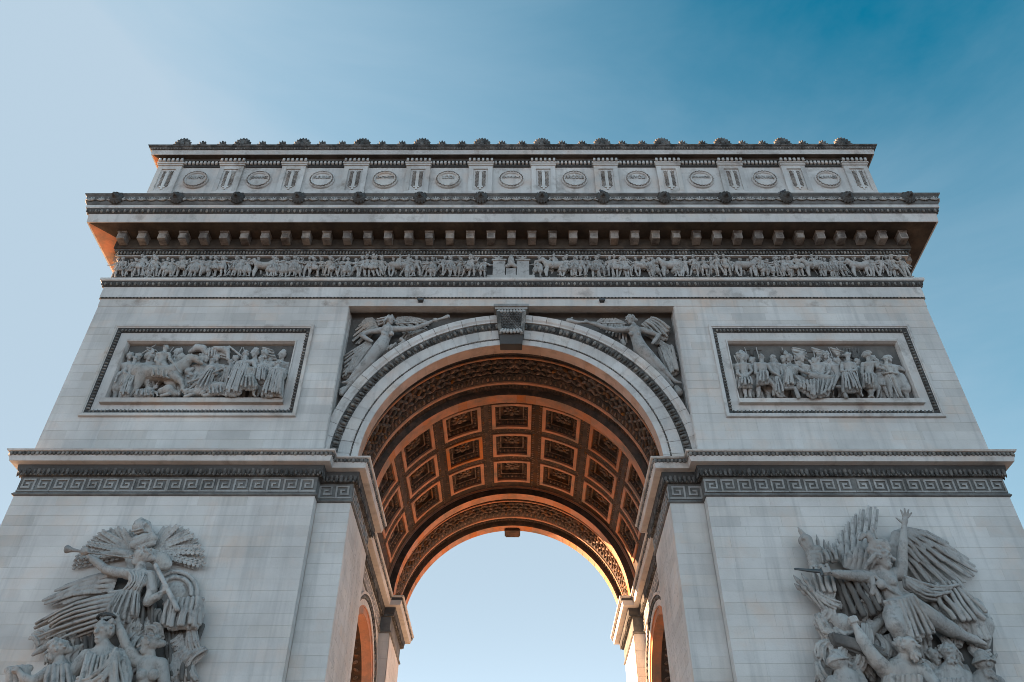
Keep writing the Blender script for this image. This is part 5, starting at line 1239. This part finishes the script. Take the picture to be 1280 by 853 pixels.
fig6('soldier_figure', f7, P7, .38, (1078,212), (1082,238), ((1055,258),(1132,268)), (1108,335), [((1060,305,.1),(1095,300,.25)),((1150,305,.1),(1110,295,.3))], [((1105,400),(1115,458),(1108,466)),((1150,390),(1182,458),(1195,464))], 1.6, face=(-.5,.8,0), hair='hat')
S = Sculpt(YP, f7); S.c([(1095,310,.75,.035),(1165,465,.7,.04)], .01); S.c([(885,290,.8,.03),(905,400,.8,.04),(925,458,.75,.03)], .01); S.obj('musket', P7, M_FIG, HP)
for parts in ([[(125,150,.0,.06),(245,150,.0,.06)],[(185,150,0,.12),(185,180,0,.1)]], [[(395,165,.0,.16),(440,185,.0,.2),(415,215,0,.1)],[(420,150,.05,.03),(480,185,.05,.03)]], [[(500,165,0,.05),(700,158,0,.05)],[(515,160,0,.05),(525,300,0,.05)]]):
    S = Sculpt(YP, f7)
    for q in parts: S.c(q, .03)
    S.obj('carved_background', P7, M_BACK, .035)
S = Sculpt(YP, f7); S.folds([(760,140,.05),(900,140,.05)], [(760,200,.05),(900,215,.05)], 14, .05, .08, .05, .04); S.obj('carved_foliage', P7, M_BACK, .035)

r = random.Random(9)
for s, (xa, xb) in ((-1, (-19.7,-11.7)), (1, (11.7,19.7))):
    x = xa
    while x < xb:
        k = r.uniform(1.75, 2.1)
        link('background_figure', r.choice(variants), panels[s], (x, YP+.16, 26.36), (0, r.uniform(-.1,.1), 0), (k*r.choice((-1,1)), 1.5, k*r.uniform(.95,1.12))); x += r.uniform(.42,.75)
    for q in range(9):
        S = Sculpt(YP, lambda x, z, d: (x, d, z)); x = r.uniform(xa, xb); z0 = r.uniform(28.3,28.8); dx = r.uniform(-.7,.7)
        S.c([(x,z0,.08,.035),(x+dx,29.95,.08,.03)], .01)
        if q % 3 == 0: S.folds([(x+dx*.5,29.3,.1),(x+dx,29.95,.1)], [(x+dx*.5+.7,29.1,.1),(x+dx+.6,29.7,.1)], 4, .06, .05, .04, .02, seed=q)
        S.obj('standard', panels[s], M_FIG, .03)

# ------------------------------------------------------------------ spandrel figures
YS = 0.30
f8 = zoom(400, 375, 5.3333, YS); f9 = zoom(630, 375, 5.3333, YS)
S = Sculpt(YS, f8)
S.head((468,137,.6), .62, (1,.35,-.05), hair='long', seed=61); S.folds([(440,110,.5),(450,150,.5)], [(375,125,.4),(385,165,.4)], 5, .08, .05, .05, .03)
S.c([(456,165,.5,.14),(452,182,.5,.17)], .08); S.c([(452,205,.5,.34),(440,245,.5,.27),(408,305,.5,.36)], .12); S.c([(405,205,.5,.19),(500,196,.5,.19)], .1)
for x in (425,478): S.c([(x,225,.76,.13),(x+1,228,.76,.12)], .07)
S.c([(402,206,.5,.18),(330,215,.55,.14),(274,234,.6,.12)], .05); S.c([(274,234,.6,.125),(310,258,.6,.11),(345,276,.65,.08)], .04)
S.c([(503,195,.55,.18),(570,195,.6,.15),(625,190,.65,.13)], .05); S.c([(625,190,.65,.13),(690,168,.65,.11),(750,142,.65,.08)], .04); S.fist((768,138,.65), .11)
S.c([(398,318,.5,.36),(345,375,.55,.28),(300,420,.55,.22)], .08); S.c([(300,420,.55,.22),(255,470,.5,.19),(205,525,.45,.11)], .06); S.c([(205,525,.45,.1),(180,548,.45,.09),(150,552,.45,.05)], .04)
S.c([(390,325,.4,.34),(330,420,.45,.25),(290,460,.4,.2)], .08); S.c([(290,460,.4,.2),(220,545,.35,.16),(175,590,.3,.1),(145,625,.3,.14)], .06)
S.obj('victory_figure', root, M_FIG, .033, 'winged victory with one hand on her hip carved in the spandrel')
vL = bpy.data.objects[[o.name for o in root.children if o.name.startswith('victory_figure')][-1]]
S = Sculpt(YS, f8); S.c([(755,140,.7,.05),(820,122,.7,.07),(852,112,.7,.12)], .02); S.c([(505,158,.65,.035),(720,148,.65,.05)], .02); S.obj('trumpet', vL, M_FIG, .033)
S = Sculpt(YS, f8)
S.feathers([(385,190,.2),(365,140,.25),(345,122,.2)], [(290,310,.15),(215,280,.15),(245,200,.12),(290,150,.1)], 12, .10, .06, .5, .05); S.feathers([(385,185,.32),(360,140,.32)], [(320,240,.28),(290,180,.25)], 8, .09, .07, .5, .05)
S.feathers([(500,150,.2),(520,118,.2),(600,112,.2)], [(560,250,.1),(700,195,.1),(740,150,.1)], 11, .09, .06, .5, .05)
S.obj('wing', vL, M_SCULPT, .030)
S = Sculpt(YS, f8)
S.folds([(330,270,.35),(345,320,.4)], [(165,360,.2),(150,520,.25)], 11, .08, .07, .07, .04, seed=62); S.folds([(390,340,.4),(510,290,.4)], [(330,400,.3),(480,330,.3)], 8, .08, .06, .06, .03, seed=63)
S.folds([(240,330,.3),(330,340,.4)], [(160,520,.2),(230,480,.3)], 9, .08, .08, .06, .04, seed=64); S.c([(540,265,.3,.12),(560,280,.3,.1),(530,300,.3,.1)], .04); S.c([(150,610,.2,.2),(165,600,.2,.2)], .06)
S.folds([(560,220,.12),(720,190,.12)], [(520,280,.12),(640,230,.12)], 9, .06, .05, .04, .03, seed=65)
S.obj('drapery', vL, M_SCULPT, .030)
S = Sculpt(YS, f9)
S.head((843,135,.6), .62, (-1,.35,-.05), hair='bun', seed=66)
S.c([(862,165,.5,.14),(866,182,.5,.17)], .08); S.c([(868,205,.5,.34),(880,250,.5,.28),(905,310,.5,.36)], .12); S.c([(815,200,.5,.19),(925,205,.5,.19)], .1)
for x in (845,895): S.c([(x,225,.76,.12),(x+1,228,.76,.11)], .07)
S.c([(815,198,.55,.18),(745,200,.6,.15),(685,188,.65,.13)], .05); S.c([(685,188,.65,.13),(625,168,.65,.11),(565,152,.65,.08)], .04); S.fist((548,150,.65), .11)
S.c([(925,206,.5,.18),(985,220,.6,.14),(1030,238,.6,.12)], .05); S.c([(1030,238,.6,.12),(1010,265,.65,.11),(990,290,.65,.08)], .04)
S.c([(915,325,.5,.36),(965,370,.55,.28),(1015,415,.55,.22)], .08); S.c([(1015,415,.55,.22),(1060,465,.5,.19),(1115,520,.45,.11)], .06); S.c([(1115,520,.45,.1),(1145,545,.45,.09),(1180,552,.45,.05)], .04)
S.c([(905,335,.4,.34),(970,410,.45,.26),(1010,455,.4,.2)], .08); S.c([(1010,455,.4,.2),(1080,530,.35,.15),(1120,570,.3,.1)], .06)
S.obj('victory_figure', root, M_FIG, .033, 'winged victory with flying scarf carved in the spandrel')
vR = bpy.data.objects[[o.name for o in root.children if o.name.startswith('victory_figure')][-1]]
S = Sculpt(YS, f9); S.c([(550,150,.7,.07),(490,150,.7,.09),(430,138,.65,.13)], .03); S.c([(560,148,.65,.035),(810,158,.65,.05)], .02); S.c([(430,138,.65,.08),(455,120,.65,.05)], .03); S.obj('trumpet', vR, M_FIG, .033)
S = Sculpt(YS, f9); S.feathers([(800,150,.2),(740,125,.2),(640,128,.2)], [(830,290,.1),(700,230,.1),(600,160,.1)], 11, .09, .06, .5, .05); S.feathers([(930,230,.2),(1000,250,.2)], [(1100,300,.12),(1150,380,.12),(1150,430,.12)], 8, .09, .06, .5, .05); S.obj('wing', vR, M_SCULPT, .030)
S = Sculpt(YS, f9)
S.folds([(920,165,.45),(985,120,.45)], [(1030,290,.4),(1110,200,.4)], 10, .08, .08, .08, .03, sag=-.15, seed=67); S.folds([(985,120,.4),(1000,130,.4)], [(1080,270,.35),(1105,190,.35)], 6, .08, .08, .06, .03, seed=70)
S.folds([(1030,320,.35),(1130,310,.3)], [(1110,520,.25),(1165,480,.25)], 11, .08, .08, .08, .04, seed=68); S.folds([(880,360,.4),(960,330,.4)], [(1010,520,.3),(1080,460,.3)], 9, .08, .07, .06, .03, seed=69)
S.c([(1150,590,.2,.16),(1165,615,.25,.22)], .06); S.c([(790,275,.25,.13),(800,295,.25,.12)], .05)
S.obj('drapery', vR, M_SCULPT, .030)

hv = []
for v in range(2):
    S = Sculpt(0.0, fm)
    S.c([(-.45,.85,.2,.22),(.0,.82,.2,.21),(.40,.86,.2,.21)], .06); S.c([(.42,.92,.22,.18),(.60,1.10,.25,.14),(.66,1.24,.25,.11)], .04); S.c([(.66,1.24,.25,.11),(.86,1.06,.27,.07)], .03)
    for x0, x1, x2 in ((-.5,-.58,-.48),(-.4,-.3,-.38),(.36,.55,.48),(.42,.42,.46)): S.c([(x0,.78,.2,.14),(x1,.42,.2,.07),(x2,.05,.2,.05)], .03)
    S.c([(-.62,.95,.2,.06),(-.78,.7,.2,.07),(-.8,.4,.2,.03)], .03)
    if v == 0: S.figure(.25, (.02,1.48), (0,1.34), ((-.12,1.26),(.16,1.26)), (-.02,.98), [((-.2,1.1),(.05,1.02,.1)),((.3,1.12),(.35,1.0,.1))], [((.16,.85,.15),(.1,.6,.2),(.2,.55,.2)),((.16,.85),(.1,.6),(.2,.55))], .8, face=(.8,.5,0), hair='hat', hh=.24)
    hv.append(S.data('frieze_horse', M_FIG, .028))
r = random.Random(3); i = 0
for layer in (0, 1):
    x = -W+0.26+.17*layer
    while x < W-.2:
        if abs(x) < 1.40: x = 1.45
        sc_ = r.uniform(1.02, 1.16)
        if layer and i > 75 and r.random() < .06 and x < W-1.5 and not (-3.0 < x < 1.5):
            link('frieze_horse', r.choice(hv), frz, (x+.6, YZ-.02, 34.76), None, (sc_*.85*r.choice((-1,1)), 1.0, sc_*.95)); x += 1.0
        else:
            link('frieze_figure', r.choice(variants), frz, (x, YZ+(.16 if not layer else -r.uniform(-.02,.10)), 34.80+(.10 if not layer else r.uniform(-.06,.03))), (0, r.uniform(-.17,.17), 0), (sc_*.90*r.choice((-1,1)), 1.0, sc_*.95*r.uniform(.93,1.04)))
            x += r.choice((.26,.30,.38,.50)) if layer else r.uniform(.45,.8)
        i += 1
mb = MB()
mb.box(-1.35,1.30,YF-.22,YF,34.52,34.85); mb.box(-1.05,-.35,YF-.20,YF,34.85,36.0); mb.box(.30,1.0,YF-.20,YF,34.85,36.0); mb.box(-1.12,-.28,YF-.24,YF,36.0,36.12); mb.box(.23,1.07,YF-.24,YF,36.0,36.12); mb.box(-.30,.26,YF-.14,YF,34.85,35.45)
altar = mb.obj('frieze_altar', M_FIG, frz)
S = Sculpt(YF, fm); S.c([(-.25,35.6,.15,.12),(0,35.75,.2,.16),(.22,35.6,.15,.12)], .05); S.c([(-.02,35.9,.2,.2),(-.02,36.15,.2,.16),(-.02,36.35,.2,.11)], .06)
for q in (-.72,.62): S.c([(q,36.1,.15,.12),(q-.2,36.3,.15,.06),(q-.35,36.35,.15,.04)], .04); S.c([(q,36.15,.15,.1),(q+.2,36.32,.15,.06)], .04); S.c([(q,36.15,.15,.1),(q,36.42,.15,.07)], .04)
S.obj('frieze_trophy', frz, M_FIG, .03)

# ------------------------------------------------------------------ lion heads along the gutter
S = Sculpt(0.0, fm); r = random.Random(8)
S.c([(0,.02,.1,.26),(0,0,.22,.22)], .06); S.c([(0,-.06,.30,.14),(0,-.10,.42,.11)], .05); S.c([(0,-.19,.38,.05),(0,-.19,.52,.05)], .02, 1, True); S.c([(0,.02,.40,.05),(0,-.03,.5,.05)], .02)
for q in (-1,1): S.c([(q*.11,.06,.40,.05),(q*.12,.05,.44,.05)], .01, 1, True); S.c([(q*.12,.11,.36,.05),(q*.05,.10,.40,.04)], .02); S.c([(q*.22,.2,.2,.07),(q*.25,.24,.2,.05)], .02)
for k in range(30):
    a = 2*PI*k/30; rr = .30 if k % 2 else .36; S.c([(math.cos(a)*.22,math.sin(a)*.24,.2,.06),(math.cos(a)*rr,math.sin(a)*rr*1.05,.08,.055)], .02)
lion = S.data('lion_head', M_BLACK, .028)
for k in range(-7, 7): link('lion_head', lion, co, ((2*k+1)*1.755, YF-1.98, 39.27), None, (1.05,1.05,1.12))
for k in range(6):
    for s in (-1, 1): link('lion_head', lion, co, (s*(W+1.98), YF+1.75+k*3.5, 39.27), (0,0,s*PI/2), (1.05,1.05,1.12))

# ------------------------------------------------------------------ loose things: pigeons and small floodlights
def pigeon(x, y, z, lab, flip):
    S = Sculpt(0.0, fm); S.c([(-.13,.10,0,.05),(0,.13,0,.085),(.09,.17,0,.07)], .03); S.c([(.10,.20,0,.045),(.13,.27,0,.05)], .03); S.c([(.16,.265,0,.02),(.20,.255,0,.01)], .005); S.c([(-.12,.10,0,.05),(-.28,.06,0,.025)], .02, .5)
    for q in (-.03,.03): S.c([(.02,.06,q,.014),(.03,.0,q,.014)], .005)
    o = link('pigeon', S.data('pigeon', M_BIRD, .016, -.3), None, (x, y, z), (0,0,PI if flip else 0)); o['label'] = lab; o['category'] = 'bird'; o['group'] = 'pigeons on the cornice'
pigeon(5.27, YF-2.12, 39.62, 'dark pigeon perched on the cornice between the ARCOLE and RIVOLI shields', True)
pigeon(15.72, YF-2.12, 39.62, 'dark pigeon perched on the cornice between the ABOUKIR and ALKMAER shields', False)
for x, lab in ((-4.95, 'small grey floodlight on the architrave above the spandrel figure with hand on hip'), (4.95, 'small grey floodlight on the architrave above the spandrel figure with flying scarf')):
    e = bpy.data.objects.new('floodlight', None); C.objects.link(e); e.location = (x, YF-.02, 32.92); e['label'] = lab; e['category'] = 'floodlight'; e['group'] = 'floodlights on the architrave'
    mb = MB(); mb.box(-.15,.15,-.2,-.06,.02,.09); mb.prism_xz([(-.17,.09),(.17,.09),(.14,.12),(-.14,.12)], -.21, -.05); mb.obj('housing', M_LAMP, e)
    mb = MB(); mb.box(-.05,.05,-.10,.0,.0,.10); mb.box(-.12,.12,-.03,0,-.04,.14); mb.obj('bracket', M_LAMP, e)
